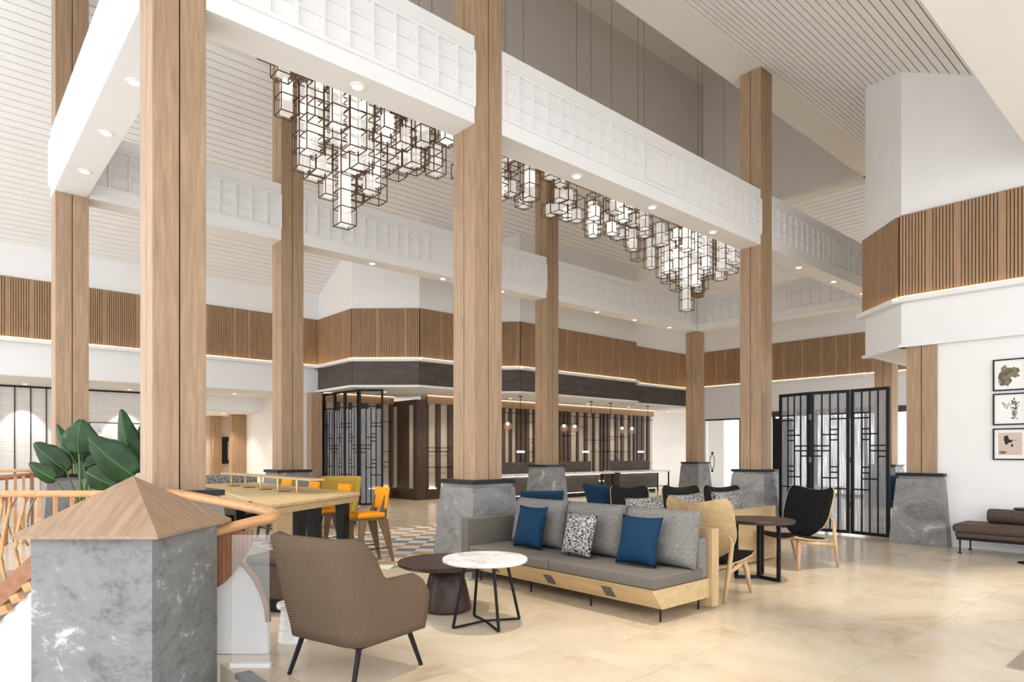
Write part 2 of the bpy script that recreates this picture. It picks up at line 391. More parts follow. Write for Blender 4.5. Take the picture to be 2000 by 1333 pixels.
# left wall (y = YL), upper part above the recessed lobby
wl = setting('wall_left')
MB().box(X0,YL,3.23,8.58,YL+.2,7.2).build('wall_panel', 'white', wl)
band(wl, (X0+2, YL), (8.58, YL), seed=1)
MB().box(X0,YL,3.20,8.0,21.1,3.23).build('wall_soffit', 'soffit', wl)
MB().box(8.0,YL-.001,0,8.58,YL+.3,3.23).build('brick_pier', 'brick', wl)
# recessed lobby wall with dark joint strips
wb = setting('wall_back')
MB().box(X0,20.9,0,5.6,21.1,3.23).build('wall_panel', 'brick', wb)
MB().box(5.6,20.9,2.78,8.0,21.1,3.23).build('wall_panel', 'white', wb)
MB().box(5.4,20.92,2.74,8.6,27,2.78).build('corridor_soffit', 'soffit', wb)
MB().box(7.9,18.4,0,8.1,22.3,3.25).build('corridor_wall', pbr('corridor plaster', (.72,.68,.63), .8), wb)
MB().box(4.5,24.0,0,9,24.2,2.78).build('corridor_end', pbr('corridor beige', (.62,.52,.43), .8), wb)
for k in range(-4, 5):
    MB().box(1.59+k*.33-.012,20.875,0,1.59+k*.33+.012,20.9,3.2).build('joint_strip', pbr('dark joint', (.07,.035,.03), .6) if k == -4 else bpy.data.materials['dark joint'], wb)
MB().box(X0,20.86,3.15,5.6,20.9,3.19).build('shadow_trim', 'gap', wb)
for x0, x1, y0 in ((7.42,7.9,22.3),(7.26,7.55,23.68)):
    MB().box(x0,y0,0,x1,y0+.3,2.74).build('timber_pier', 'slat', wb, bevel=.01)
# reception bay above the counter
wr = setting('wall_reception')
bay = [(8.58,18.35),(8.58,16.2),(9.92,14.96),(12.75,14.96),(13.2,14.5),(18.76,14.5),(18.76,15.0),(XF+.2,15.0)]
for i in range(len(bay)-1):
    p0, p1 = bay[i], bay[i+1]; Tm, L, a = frame(p0, p1)
    up = MB().box(.004*(i+1),.002*(i%2),S0-.1,L,.15,8.6).build('upper_wall', 'white', wr, Tm.translation, (0,0,a))
    if L > .55: band(wr, p0, p1, seed=10+i)
    else: band(wr, p0, p1, seed=10+i)
    MB().box(0,-.02,3.31,L,.12,S0-.12).build('fascia_panel', 'fascia', wr, Tm.translation, (0,0,a))
    MB().box(-.03,-.10,3.25,L+.03,.12,3.31).build('fascia_lip', 'white', wr, Tm.translation, (0,0,a))
sof = MB(); poly = [(8.58,18.9),(8.58,16.2),(9.92,14.96),(12.75,14.96),(13.2,14.5),(18.76,14.5),(18.76,15.0),(28,15.0),(28,21),(8.58,21)]
sof.prism(poly, 3.27, 3.30).build('reception_soffit', 'white', wr)
# far wall (x = XF) with the white glazed door and the glazed entrance
wf = setting('wall_far')
MB().box(XF,14.15,0,XF+.2,15.0,4).box(XF,12.62,2.75,XF+.2,14.15,4).box(XF,11.5,0,XF+.2,12.62,4).box(XF,0,2.95,XF+.2,11.5,4).box(XF,0,4,XF+.2,15.0,7.6).build('wall_panel', 'white', wf)
band(wf, (XF,15.0), (XF,2.0), seed=30)
MB().box(XF-.03,0,2.76,XF+.23,11.5,2.95).build('entrance_header', 'fascia', wf)
# reception back wall
wv = setting('wall_counter')
MB().box(11.55,17.2,0,23.4,17.35,3.27).build('wall_panel', 'cream', wv)
MB().box(8.6,18.45,0,11.2,18.6,3.27).build('wall_panel', 'cream', wv)
MB().box(26.0,15.3,0,26.2,21,3.3).build('lobby_wall', 'white', wv)
MB().box(11.2,17.05,0,11.55,18.5,3.12).build('dark_wing', 'walnut', wv)
MB().box(11.19,17.25,.35,11.2,17.45,2.95).build('cream_inlay', 'cream', wv); MB().box(11.19,18.2,.35,11.2,18.4,2.95).build('cream_inlay', 'cream', wv)
rr = random.Random(5)
def back_slats(x0, x1, y, wide):
    MB().box(x0,y-.10,0,x1,y,.32).build('plinth', 'walnut', wv)
    MB().box(x0,y-.06,.33,x1,y-.03,.345).build('led_strip', 'led_white', wv)
    MB().box(x0,y-.16,3.02,x1,y-.01,3.24).build('top_cove', 'slat', wv)
    MB().box(x0,y-.185,3.255,x1,y-.165,3.262).build('led_strip', 'led_cove', wv)
    x = x0
    while x < x1-.1:
        w = rr.choice((.1,.16,.16,.26)); g = rr.choice((.06,.1,.22,.34)) if not wide else .30
        MB().box(x,y-.08,.32,min(x+w,x1),y-.002,3.02).build('batten', 'walnut', wv); x += w+g
    for k in range(int((x1-x0)*2.2)):
        a = rr.uniform(x0, x1-.9); z = rr.choice((1.0,1.16,1.5,1.62,1.95,2.1,2.45,2.55)); w = rr.uniform(.5, 1.6)
        MB().box(a,y-.10,z,min(a+w, x1),y-.08,z+.018).build('thin_rail', 'black', wv)
back_slats(8.7, 11.15, 18.45, True)
back_slats(11.6, 13.0, 17.2, True)
back_slats(13.05, 23.3, 17.2, False)
# right bay (x = XK) with chamfered corner
wk = setting('wall_right')
kb = [(12.95,4.7),(XK,3.82),(XK,-4)]
kb = [(XH,4.70),(12.88,4.70),(XK,3.82),(XK,-4)]
for i in range(1,3):
    p0, p1 = kb[i], kb[i+1]; Tm, L, a = frame(p0, p1)
    MB().box(0,0,3.26,L,.15,8.4).build('upper_wall', 'white', wk, Tm.translation, (0,0,a))
    band(wk, p0, (XK,1.2) if i == 2 else p1, single=True, pitch=.046, seed=40+i)
    MB().box(-.03,-.05,3.22,L+.03,.12,3.27).build('soffit_lip', 'white', wk, Tm.translation, (0,0,a))
MB().box(12.88,4.55,3.26,19,4.70,8.6).build('return_wall', 'white', wk)
MB().prism([(12.02,-4),(12.02,3.82),(12.88,4.68),(18,4.68),(18,-4)], 3.262, 3.29).build('bay_soffit', 'soffit', wk)
MB().box(XK+.08,-4,0,XK+.25,3.45,3.27).build('wall_panel', 'white', wk)
MB().box(XK+.05,-4,0,XK+.08,3.0,.09).build('skirting', 'white', wk)

# glazing: white door and entrance
d1 = setting('door_1', (XF, 0, 0))
MB().box(-.04,12.62,2.71,.05,14.15,2.76).build('door_frame', 'black', d1)
MB().box(-.04,12.62,0,.05,12.70,2.71).build('door_frame', 'black', d1)
MB().box(.0,12.70,0,.03,14.15,2.71).build('door_leaf', 'glass', d1)
hd = MB()
for s in (-1, 1): hd.tube([(-.07, 13.81+s*.10*math.sin(math.pi*t/10), .78+.66*t/10) for t in range(11)], .014)
hd.build('door_handle', 'black', d1, smooth=True)
kn = MB().lathe([(.0,-.05),(.045,-.02),(.045,.02),(.0,.05)], 12, Matrix.Translation((-.07,13.81,.76))).lathe([(.0,-.05),(.045,-.02),(.045,.02),(.0,.05)], 12, Matrix.Translation((-.07,13.81,1.46)))
kn.build('handle_knob', 'black', d1)
w1 = setting('window_1', (XF+.05, 0, 0))
for y in (11.4, 9.9, 8.3, 6.7, 5.1, 3.5, 1.9):
    MB().box(0,y-.04,0,.08,y+.04,2.76).build('mullion', 'black', w1)
ym = (11.4, 9.9, 8.3, 6.7, 5.1, 3.5, 1.9)
for i in range(6):
    MB().box(.03,ym[i+1]+.04,.05,.045,ym[i]-.04,2.70).build('pane', 'glass', w1)
    MB().box(0,ym[i+1]+.04,0,.08,ym[i]-.04,.09).build('sill', 'black', w1)
dd = thing('open_door_leaf', 'black door leaf with slim white pull behind the right folding screen', 'door', (XF-.3, 10.6, 0))
MB().box(-.03,-.05,0,.03,.62,2.68).build('leaf', 'satin', dd); MB().box(-.07,.08,1.9,-.05,.11,2.4).build('pull_handle', 'white', dd)
MB().lathe([(0,-.05),(.05,0),(0,.05)], 12, Matrix.Translation((-.07,.095,1.86))).build('pull_ball', 'white', dd)

# ------------------------------------------------------------------ columns
def column(x, y, label, top=ROOF):
    t = thing('timber_column', label, 'column', (x+CA/2, y+CA/2, 0), 0, 'oak columns of the hall')
    MB().box(-.195,-.195,1.1,.195,.195,top).build('core', 'gap', t)
    g = .0055
    for sx in (-1, 1):
        for sy in (-1, 1):
            x0, x1 = sorted((sx*g, sx*CA/2)); y0, y1 = sorted((sy*g, sy*CA/2))
            MB().box(x0,y0,1.1,x1,y1,top-.001).build('corner_post', 'oak', t, bevel=.004)
    MB().box(-.345,-.345,1.105,.345,.345,1.155).build('cap_slab', 'satin', t)
    MB().box(-.315,-.315,1.06,.315,.315,1.105).build('neck', 'stone', t)
    MB().frustum(.42, 0, .335, 1.06).build('stone_base', 'stone', t, bevel=.004)
    return t
column(XS[0], Y1, 'thickest looking oak column, nearest, behind the pyramid-topped stone pedestal')
column(XS[1], Y1, 'oak column standing at the left end of the grey sofa')
column(XS[2], Y1, 'oak column beside the left edge of the three-panel folding screen')
column(XS[3], Y1, 'far oak column half hidden behind the right end of the folding screen')
column(XS[0], Y2, 'oak column behind the large-leaved plant at the left')
column(XS[1], Y2, 'oak column behind the long communal table with the orange stools')
column(XS[2], Y2, 'oak column in front of the reception counter')
column(XS[3], Y2, 'farthest oak column, beside the bright white door')
column(12.04, 3.32, 'oak column embedded in the right wall beside the daybed', 3.25)

# ------------------------------------------------------------------ lattice beams
def beam(p0, p1, label, plain=True, width=CA-.012):
    """p0->p1 along the visible face, body to the left (+y local)"""
    Tm, L, a = frame(p0, p1)
    t = thing('lattice_beam', label, 'beam', (p0[0], p0[1], 0), a, 'white lattice beams of the hall')
    MB().box(0,0,BB,L,width,BT).build('beam_body', 'white', t)
    zs = (5.75, 5.96, 6.17, 6.38)
    MB().box(0,-.032,5.72,L,0,5.765).build('bottom_moulding', 'white', t, bevel=.006)
    MB().box(0,-.032,6.365,L,0,6.41).build('top_moulding', 'white', t, bevel=.006)
    segs = [(0., L)]
    if plain and L > 5:
        c = L/2; segs = [(0., c-.42), (c+.42, L)]
        fr = MB(); x0, x1, z0, z1 = c-.33, c+.33, 5.80, 6.33
        fr.box(x0,-.016,z0,x1,0,z0+.03).box(x0,-.016,z1-.03,x1,0,z1).box(x0,-.016,z0+.03,x0+.03,0,z1-.03).box(x1-.03,-.016,z0+.03,x1,0,z1-.03)
        fr.build('plain_panel_frame', 'white', t)
    vb = MB().box(-.017,-.032,5.76,.017,0,6.37).mesh('lattice_bar'); vb.materials.append(M['white'])
    for s0, s1 in segs:
        n = max(1, round((s1-s0)/.272)); st = (s1-s0)/n
        for k in range(n+1): link('lattice_bar', vb, t, (min(max(s0+k*st, .015), L-.015), 0, 0))
        for z in zs[1:3]: MB().box(s0,-.026,z-.015,s1,0,z+.015).build('lattice_rail', 'white', t)
    return t
e = CA
beam((XS[0]+e,Y1+.006), (XS[1],Y1+.006), 'near white lattice beam between the thickest column and the sofa column', False)
beam((XS[1]+e,Y1+.006), (XS[2],Y1+.006), 'long white lattice beam crossing above the grey sofa')
beam((XS[2]+e,Y1+.006), (XS[3],Y1+.006), 'white lattice beam running from the screen column behind the right bay')
beam((XS[0]+e,Y2+.006), (XS[1],Y2+.006), 'short far lattice beam above the communal table, left of its column', False)
beam((XS[1]+e,Y2+.006), (XS[2],Y2+.006), 'far lattice beam above the left folding screen and reception')
beam((XS[2]+e,Y2+.006), (XS[3]+e-.006,Y2-.012), 'farthest lattice beam above the reception counter lamps')
beam((XS[0]-.012,yb-.006), (XS[0]-.012,Y1+e), 'sunlit white beam at the left running toward the viewer')
beam((XS[3]-.012,Y2-.02), (XS[3]-.012,Y1+e), 'end lattice beam above the bright white door')

# downlights in the beam undersides
def downlight(x, y, z, label, power=0., grp='downlights in the beams', angle=80):
    t = thing('downlight', label, 'downlight', (x, y, z), 0, grp)
    MB().lathe([(.085,0),(.085,-.008),(.078,-.014)], 24).build('trim_ring', 'white', t, smooth=False)
    MB().lathe([(.055,-.0145),(.055,-.017)], 20).build('lens', 'lampglow', t)
    if power: spot((0,0,-.03), power, angle, .7, parent=t)
ORD = ('first', 'second', 'third', 'fourth', 'fifth', 'sixth', 'seventh')
for i, x in enumerate((3.51, 7.05, 8.87, 10.7)): downlight(x, Y1+CA/2, BB, ORD[i]+' downlight from the left under the near lattice beams', 420., angle=48)
for x, y, w_, lb in ((3.9, 3.4, 900., 'recessed roof downlight high above the floor before the sofa'), (7.8, 2.85, 900., 'recessed roof downlight high above the round dark side table'), (9.6, 1.2, 600., 'recessed downlight in the dropped ceiling near the daybed')):
    t = thing('downlight', lb, 'downlight', (x, y, slope_n(y)-.002 if y > 2 else 5.64), 0, 'roof downlights')
    MB().lathe([(.085,0),(.085,-.012),(.078,-.018)], 24).build('trim_ring', 'white', t); MB().lathe([(.055,-.0185),(.055,-.021)], 20).build('lens', 'lampglow', t)
    spot((0,0,-.04), w_, 30, .8, parent=t)
for i, x in enumerate((14.15, 15.95, 17.7)): downlight(x, Y1+CA/2, BB, ORD[i]+' downlight right of the screen column, under its beam', 200., 'downlights in the right beam')
for i, x in enumerate((3.4, 7.05, 8.89, 10.7, 14.31, 16.04, 17.84)): downlight(x, Y2+CA/2, BB, ORD[i]+' downlight from the left under the far lattice beams', 130., 'downlights in the far beam')
for y, w in ((8.06,'nearest'),(9.58,'middle'),(11.09,'farthest')): downlight(XS[0]+CA/2, y, BB, w+' of three downlights under the sunlit left beam', 60., 'downlights in the left beam')
for x, y, lb in ((1.75, 20.3, 'wall-washing lobby downlight above the dark joint strips'), (4.05, 20.3, 'wall-washing lobby downlight above the landscape picture')):
    t = thing('downlight', lb, 'downlight', (x, y, 3.2), 0, 'lobby wall washers')
    MB().lathe([(.06,-.01),(.06,0)], 20).build('trim_ring', 'white', t); MB().lathe([(.04,-.014),(.04,-.01)], 16).build('lens', 'lampglow', t)
    spot((0,0,-.03), 70., 60, .4, (1,.97,.93), (0,.36,-1.3), .02, t)
for x, y, lb in ((6.6, 19.6, 'nearest small downlight before the corridor behind the communal table'), (7.0, 21.8, 'middle small downlight in the corridor ceiling'), (6.6, 23.3, 'farthest small downlight at the corridor end')):
    t = thing('downlight', lb, 'downlight', (x, y, 3.2 if y < 21 else 2.74), 0, 'corridor downlights')
    MB().lathe([(.06,-.01),(.06,0)], 20).build('trim_ring', 'white', t); MB().lathe([(.04,-.014),(.04,-.01)], 16).build('lens', 'lampglow', t)
    spot((0,0,-.03), 80., 110, .6, parent=t)
for i, (x, y) in enumerate(((10.0,16.9),(12.3,16.0),(14.3,16.2),(16.2,16.2),(18.1,16.2),(20.5,16.2),(24.3,17.0))):
    t = thing('downlight', ORD[i]+' recessed downlight from the left in the reception ceiling', 'downlight', (x, y, 3.27), 0, 'reception downlights')
    MB().lathe([(.06,-.01),(.06,0)], 20).build('trim_ring', 'white', t); MB().lathe([(.04,-.014),(.04,-.01)], 16).build('lens', 'lampglow', t)
    spot((0,0,-.03), 75., 120, .7, parent=t)

# ------------------------------------------------------------------ soft-furnishing builders
def pillow_mb(w, h, t, n=14, pinch=.085):
    mb = MB()
    def pt(i, j, side):
        a = -1+2*i/(n-1); b = -1+2*j/(n-1)
        k = (max(0, 1-abs(a)**2.6)*max(0, 1-abs(b)**2.6))**.55
        x = a*w/2*(1-pinch*(1-b*b)*1.0); z = b*h/2*(1-pinch*(1-a*a))
        return (x, side*k*t/2, z)
    mb.grid(lambda i, j: pt(i, j, 1), n, n); mb.grid(lambda i, j: pt(i, j, -1), n, n)
    return mb
def pillow(name, label, w, h, t, mat, loc, rz, tilt, group=None, cat='cushion'):
    me = pillow_mb(w, h, t)
    b = me.mesh(name); bm = bmesh.new(); bm.from_mesh(b); bmesh.ops.remove_doubles(bm, verts=bm.verts, dist=.0005); bmesh.ops.recalc_face_normals(bm, faces=bm.faces); bm.to_mesh(b); bm.free()
    b.materials.append(M[mat]); o = link(name, b, None, loc, None, True)
    o.rotation_mode = 'XYZ'; o.rotation_euler = (tilt, 0, rz)
    return tag(o, label, cat, group)
def soft_box(name, mat, x0, y0, z0, x1, y1, z1, parent, r=.04, rot=None, loc=None, label=None):
    o = MB().box(x0,y0,z0,x1,y1,z1).build(name, mat, parent, loc, rot, smooth=True, label=label)
    b = o.modifiers.new('bevel','BEVEL'); b.width = r; b.segments = 4
    return o
def shell_chair(name, label, cat, loc, rz, mat, W=.72, D=.66, arm=.58, back=.94, seat=.42, legmat='black', group=None, z0=.30, lean=.26, legh=None):
    """upholstered tub armchair facing local +x"""
    t = thing(name, label, cat, loc, rz, group)
    hw, r, th = W/2, .13, .075; pts = []
    xb, xf = -D/2, D/2-.02
    def add(x, y, nx, ny): pts.append((x, y, nx, ny))
    for k in range(9): add(xf+(xb+r-xf)*k/8, hw, 0, 1)
    for k in range(1, 7):
        a = math.pi/2+math.pi/2*k/6; add(xb+r+r*math.cos(a), hw-r+r*math.sin(a), math.cos(a), math.sin(a))
    for k in range(1, 9): add(xb, hw-r-(2*hw-2*r)*k/8, -1, 0)
    for k in range(1, 7):
        a = math.pi+math.pi/2*k/6; add(xb+r+r*math.cos(a), -hw+r+r*math.sin(a), math.cos(a), math.sin(a))
    for k in range(1, 9): add(xb+r+(xf-xb-r)*k/8, -hw, 0, -1)
    def top(x):
        u = min(1, max(0, (x-(xb+.03))/.22)); u = u*u*(3-2*u)
        h = back+(arm-back)*u
        v = max(0, (x-(xf-.16))/.16); h -= .13*v**2.4
        return h
    nz = 9; sec = []
    for (x, y, nx, ny) in pts:
        h = top(x); ring = []
        for j in range(nz):
            q = j/(nz-1); z = z0+(h-z0)*q; o = lean*max(0, z-z0-.05)*(1 if nx < -.3 else .35)*(abs(nx)*.9+.1) + .05*math.sin(q*math.pi*.5)
            ring.append((x+nx*o, y+ny*o*.8, z))
        tip = ring[-1]
        ring.append((tip[0]-nx*th*.5, tip[1]-ny*th*.5, tip[2]+.018))
        for j in range(nz-1, -1, -1):
            p = ring[j]; ring.append((p[0]-nx*th, p[1]-ny*th, p[2]-(.0 if j else -.0)))
        sec.append(ring)
    m = len(sec[0]); mb = MB(); mb.grid(lambda i, j: sec[i][j], len(sec), m)
    mb.f += [tuple(range(m)), tuple((len(sec)-1)*m+j for j in range(m))[::-1]]
    mb.f += [((i)*m, (i)*m+m-1, (i+1)*m+m-1, (i+1)*m) for i in range(len(sec)-1)]
    mb.build('backrest', mat, t, smooth=True)
    soft_box('seat_base', mat, -D/2+.03, -W/2+.03, z0-.005, D/2-.03, W/2-.03, z0+.09, t, .03)
    soft_box('seat_cushion', mat, -D/2+.06, -W/2+.075, z0+.08, D/2+.01, W/2-.075, seat, t, .045)
    a, b = D/2-.1, W/2-.08; lh = z0
    fr = MB()
    for s in (-1, 1): fr.bar((-a, s*b, lh-.015), (a, s*b, lh-.015), .014)
    fr.bar((-a, -b, lh-.015), (-a, b, lh-.015), .014).bar((a, -b, lh-.015), (a, b, lh-.015), .014); fr.build('frame', legmat, t)
    for sx in (-1, 1):
        for sy in (-1, 1): MB().bar((sx*a, sy*b, lh-.01), (sx*(a+.09), sy*(b+.035), 0), .014, .011).build('leg', legmat, t)
    return t

def lounge_chair(name, label, loc, rz, group=None):
    """plywood shield-back lounge chair with black pads, facing local +x"""
    t = thing(name, label, 'chair', loc, rz, group)
    n1, n2 = 15, 17
    def hwid(q): return .12+.25*math.sin(min(1., q*1.75+.05)*math.pi/2)**.75 if q < .85 else .37-.045*((q-.85)/.15)**2
    def back(i, j, off, shrink=1.):
        q = i/(n1-1); s = -1+2*j/(n2-1); w = hwid(q)*shrink
        z = .36+.66*q + (.045*abs(s)**2.4*(1-.75*max(0, abs(s)-.8)/.2)*max(0, (q-.45)/.55) - .03*max(0, (q-.7)/.3)*(1-s*s)) + (.05*(s*s)*max(0, .25-q)*4)
        x = -.17-.23*q-.05*q*q + .12*s*s*(.4+.6*q)
        return (x+off, s*w, z)
    def sheet(f0, f1, a, b, name, mat):
        mb = MB(); mb.grid(lambda i, j: f0(i, j), a, b); mb.grid(lambda i, j: f1(i, j), a, b); N = a*b
        rim = [i*b for i in range(a)]+[(a-1)*b+j for j in range(1, b)]+[i*b+b-1 for i in range(a-2, -1, -1)]+[j for j in range(b-2, 0, -1)]
        mb.f += [(rim[k], rim[(k+1)%len(rim)], N+rim[(k+1)%len(rim)], N+rim[k]) for k in range(len(rim))]
        return mb.build(name, mat, t, smooth=False)
    o = sheet(lambda i,j: back(i,j,0), lambda i,j: back(i,j,-.016), n1, n2, 'back_shell', 'ply')
    pad = sheet(lambda i,j: tuple(Vector(back(i,j,.004,.97))), lambda i,j: tuple(Vector(back(i,j,.004,.97))+Vector((.05*(1-(abs(-1+2*j/(n2-1)))**6)*(1-abs(-1+2*i/(n1-1))**8),0,0))), n1, n2, 'back_pad', 'blackfab')
    for y in (-.13, 0, .13): MB().lathe([(0,-.008),(.014,0),(0,.008)], 8, Matrix.Translation((-.262,y,.70))).build('button', 'satin', pad)
    def seatp(i, j, off):
        q = i/(n1-1); s = -1+2*j/(n2-1); w = .30+.05*q
        return (-.27+.62*q, s*w*(1-.10*max(0, q-.8)*5*s*s), .335+.075*q*q+.035*s*s-.05*max(0, q-.85)*(1-s*s)*3+off)
    sheet(lambda i,j: seatp(i,j,0), lambda i,j: seatp(i,j,-.016), n1, n2, 'seat_shell', 'ash')
    sheet(lambda i,j: seatp(i,j,.002), lambda i,j: tuple(Vector(seatp(i,j,.002))+Vector((0,0,.05*(1-abs(-1+2*j/(n2-1))**6)*(1-abs(-1+2*i/(n1-1))**8)))), n1, n2, 'seat_pad', 'blackfab')
    for s in (-1, 1):
        MB().tube([(.20,s*.24,.40),(.235,s*.275,.25),(.275,s*.31,0)], .028, 10, [1,1,.6]).build('leg', 'ash', t, smooth=True)
        MB().tube([(-.30,s*.36,.60),(-.35,s*.345,.3),(-.42,s*.33,0)], .026, 10, [.75,1,.6]).build('leg', 'ash', t, smooth=True)
        MB().tube([(-.345,s*.345,.30),(-.05,s*.31,.325),(.22,s*.26,.36)], .026, 8, [.7,1,.9]).build('side_rail', 'ash', t, smooth=True)
        MB().tube([(-.30,s*.36,.60),(-.285,s*.31,.66)], .012, 8).build('bracket', 'ash', t, smooth=True)
    return t

# ------------------------------------------------------------------ grey sofa (front along y, faces -x)
sf = thing('sofa', 'long grey sofa on a light oak plinth with thin black legs', 'sofa', (4.62, 3.40, 0))
L = 2.60
b = MB(); prof = [(.15,.12),(.02,.285),(.0,.30),(.9,.30),(.9,.12)]
b.add([(x,0,z) for x,z in prof]+[(x,L,z) for x,z in prof], [(0,1,2,3,4),(9,8,7,6,5)]+[(i,(i+1)%5,5+(i+1)%5,5+i) for i in range(5)]).build('oak_plinth', 'plyy', sf)
MB().box(.90,-.03,.03,1.02,L+.03,.77).build('oak_back_panel', 'plyz', sf, bevel=.004)
for y in (.04, .85, 1.70, 2.55):
    MB().bar((.18,y,.12),(.18,y,0),.009,n=8).build('leg', 'black', sf)
for y in (.08, 2.5): MB().bar((.84,y,.12),(.84,y,0),.009,n=8).build('leg', 'black', sf)
for y in (.55, 1.32, 2.2):
    T_ = Matrix.Translation((.08, y, .205)) @ Matrix.Rotation(-.67, 4, 'Y')
    MB().box(-.006,-.055,-.06,.006,.055,.06,T_).build('socket_plate', 'steel', sf)
soft_box('seat_cushion', 'taupe', .03,.0,.30,.80,L/2-.003,.415, sf, .022); soft_box('seat_cushion', 'taupe', .03,L/2+.003,.30,.80,L,.415, sf, .022)
soft_box('low_backrest', 'grey', .74,.01,.30,.90,L,.69, sf, .035)
soft_box('end_arm', 'taupe', .02,L+.002,.14,.90,L+.13,.73, sf, .015)
def fat_cushion(y, w, h):
    me = MB(); nn = 12
    def pt(i, j, side):
        a = -1+2*i/(nn-1); b_ = -1+2*j/(nn-1); k = (max(0, 1-abs(a)**6)*max(0, 1-abs(b_)**6))**.5
        return (a*w/2*(1-.025*(1-b_*b_)), side*(.025+.085*k), b_*h/2*(1-.02*(1-a*a)))
    me.grid(lambda i,j: pt(i,j,1), nn, nn); me.grid(lambda i,j: pt(i,j,-1), nn, nn); N = nn*nn
    rim = [i*nn for i in range(nn)]+[(nn-1)*nn+j for j in range(1, nn)]+[i*nn+nn-1 for i in range(nn-2, -1, -1)]+[j for j in range(nn-2, 0, -1)]
    me.f += [(rim[k], rim[(k+1)%len(rim)], N+rim[(k+1)%len(rim)], N+rim[k]) for k in range(len(rim))]
    return me.build('back_cushion', 'grey', sf, (.675,y,.415+h/2), (-.20,0,-math.pi/2), True)
for y, w in ((.40, .84), (1.24, .82), (2.08, .84)): fat_cushion(y, w, .54)
pillow('throw_pillow', 'petrol blue pillow at the right end of the grey sofa', .46, .48, .16, 'blue', (5.04, 3.86, .655), -math.pi/2+.06, -.28, 'pillows on the grey sofa')
pillow('throw_pillow', 'black and white maze patterned pillow in the middle of the sofa', .43, .46, .16, 'maze', (5.01, 4.60, .645), -math.pi/2-.05, -.26, 'pillows on the grey sofa')
pillow('throw_pillow', 'petrol blue pillow at the left end of the grey sofa', .44, .48, .16, 'blue', (5.03, 5.36, .655), -math.pi/2+.04, -.26, 'pillows on the grey sofa')

# second sofa, seen from behind (back panel along x, seat toward +y)
s2 = thing('sofa', 'oak-backed sofa seen from behind between the two lounge chairs', 'sofa', (6.05, 4.42, 0))
MB().box(0,0,.02,2.83,.10,.74).build('oak_back_panel', 'ply', s2, bevel=.004)
MB().box(.05,.10,.15,2.78,.85,.32).build('oak_plinth', 'ply', s2)
soft_box('seat_cushion', 'taupe', .03,.14,.32,2.80,.88,.46, s2, .03)
soft_box('low_backrest', 'grey', .03,.10,.33,2.80,.24,.70, s2, .03)
for x in (.15, 2.65):
    for y in (.2, .8): MB().bar((x,y,.15),(x,y,0),.01,n=8).build('leg', 'black', s2)
for i, (x, w, lb) in enumerate(((6.42,.74,'maze patterned cushion over the oak sofa back, left of the wooden chair shell'),(7.30,.80,'maze patterned cushion over the oak sofa back, behind the wooden chair shell'),(8.28,.80,'maze patterned cushion over the oak sofa back, right end'))):
    pillow('back_pillow', lb, w, .50, .20, 'maze', (x, 4.79, .72), 0, -.22, 'maze cushions on the oak-backed sofa')

# lounge chairs
c1 = lounge_chair('lounge_chair', 'plywood shield-back lounge chair seen from behind, right of the grey sofa', (6.22, 3.80, 0), .10, 'plywood lounge chairs')
copy_tree(c1, (8.50, 3.98, 0), math.pi-.28, 'black padded plywood lounge chair before the right folding screen', 'plywood lounge chairs')
for x, y, lb in ((8.67,6.75,'black lounge chair top beside the blue chair with its ears showing'),(9.32,6.17,'black lounge chair top above the wooden chair shell'),(9.84,5.71,'black lounge chair top just before the stone base of the screen column')):
    copy_tree(c1, (x, y, 0), math.radians(232), lb, 'plywood lounge chairs', .90)

# round dark table between lounge chairs
rt = thing('round_table', 'dark round side table with flat black frame legs between the lounge chairs', 'table', (7.34, 3.86, 0))
MB().lathe([(.39,.665),(.40,.675),(.40,.70),(.395,.705)], 48).build('tabletop', 'walnuttop', rt)
for a in (math.radians(20), math.radians(140), math.radians(260)):
    c, s_ = math.cos(a), math.sin(a)
    MB().bar((c*.27,s_*.27,.665),(c*.27,s_*.27,0.012),.018).build('leg', 'black', rt)
    MB().bar((0,0,.018),(c*.288,s_*.288,.018),.018).build('foot_bar', 'black', rt)
MB().bar((0,0,.665),(0,0,.0),.018).build('leg', 'black', rt)

# armchair, coffee tables
shell_chair('armchair', 'brown woven tub armchair with black metal legs, back to the viewer', 'armchair', (2.19, 4.08, 0), math.radians(15), 'weave', W=.70, D=.66, arm=.66, back=.95, z0=.27, lean=.17)
dt = thing('coffee_table', 'dark brown round coffee table on a bell-shaped base', 'table', (3.66, 5.06, 0))
MB().lathe([(.44,.425),(.46,.44),(.46,.462),(.455,.468)], 56).build('tabletop', 'walnuttop', dt)
MB().lathe([(.20,0),(.235,.012),(.238,.03),(.20,.20),(.165,.34),(.14,.39),(.10,.425)], 40).build('bell_base', 'walnuttop', dt, smooth=True)
mt = thing('coffee_table', 'white marble round table on thin black wire legs before the sofa', 'table', (3.60, 4.41, 0))
MB().lathe([(.355,.545),(.37,.555),(.37,.575),(.362,.582)], 56).build('tabletop', 'marble', mt)
feet = [(3.30,4.47),(3.52,4.13),(3.93,4.33),(3.70,4.69)]
for fx, fy in feet:
    fx -= 3.60; fy -= 4.41
    MB().bar((fx*.62,fy*.62,.545),(fx,fy,.008),.009).build('leg', 'black', mt)
    MB().bar((0,0,.03),(fx,fy,.009),.008).build('foot_bar', 'black', mt)
MB().bar((-.16,-.15,.54),(.16,.15,.54),.008).bar((.16,-.15,.54),(-.16,.15,.54),.008).build('top_brace', 'black', mt)
dr = thing('drum_stool', 'white marble drum stool peeking out behind the brown armchair', 'stool', (2.14, 5.02, 0))
MB().lathe([(.11,0),(.115,.01),(.095,.22),(.09,.27)], 36).build('drum', 'marble', dr, smooth=False); MB().lathe([(.12,.27),(.125,.28),(.125,.30),(.12,.31)], 36).build('stool_top', 'marble', dr)
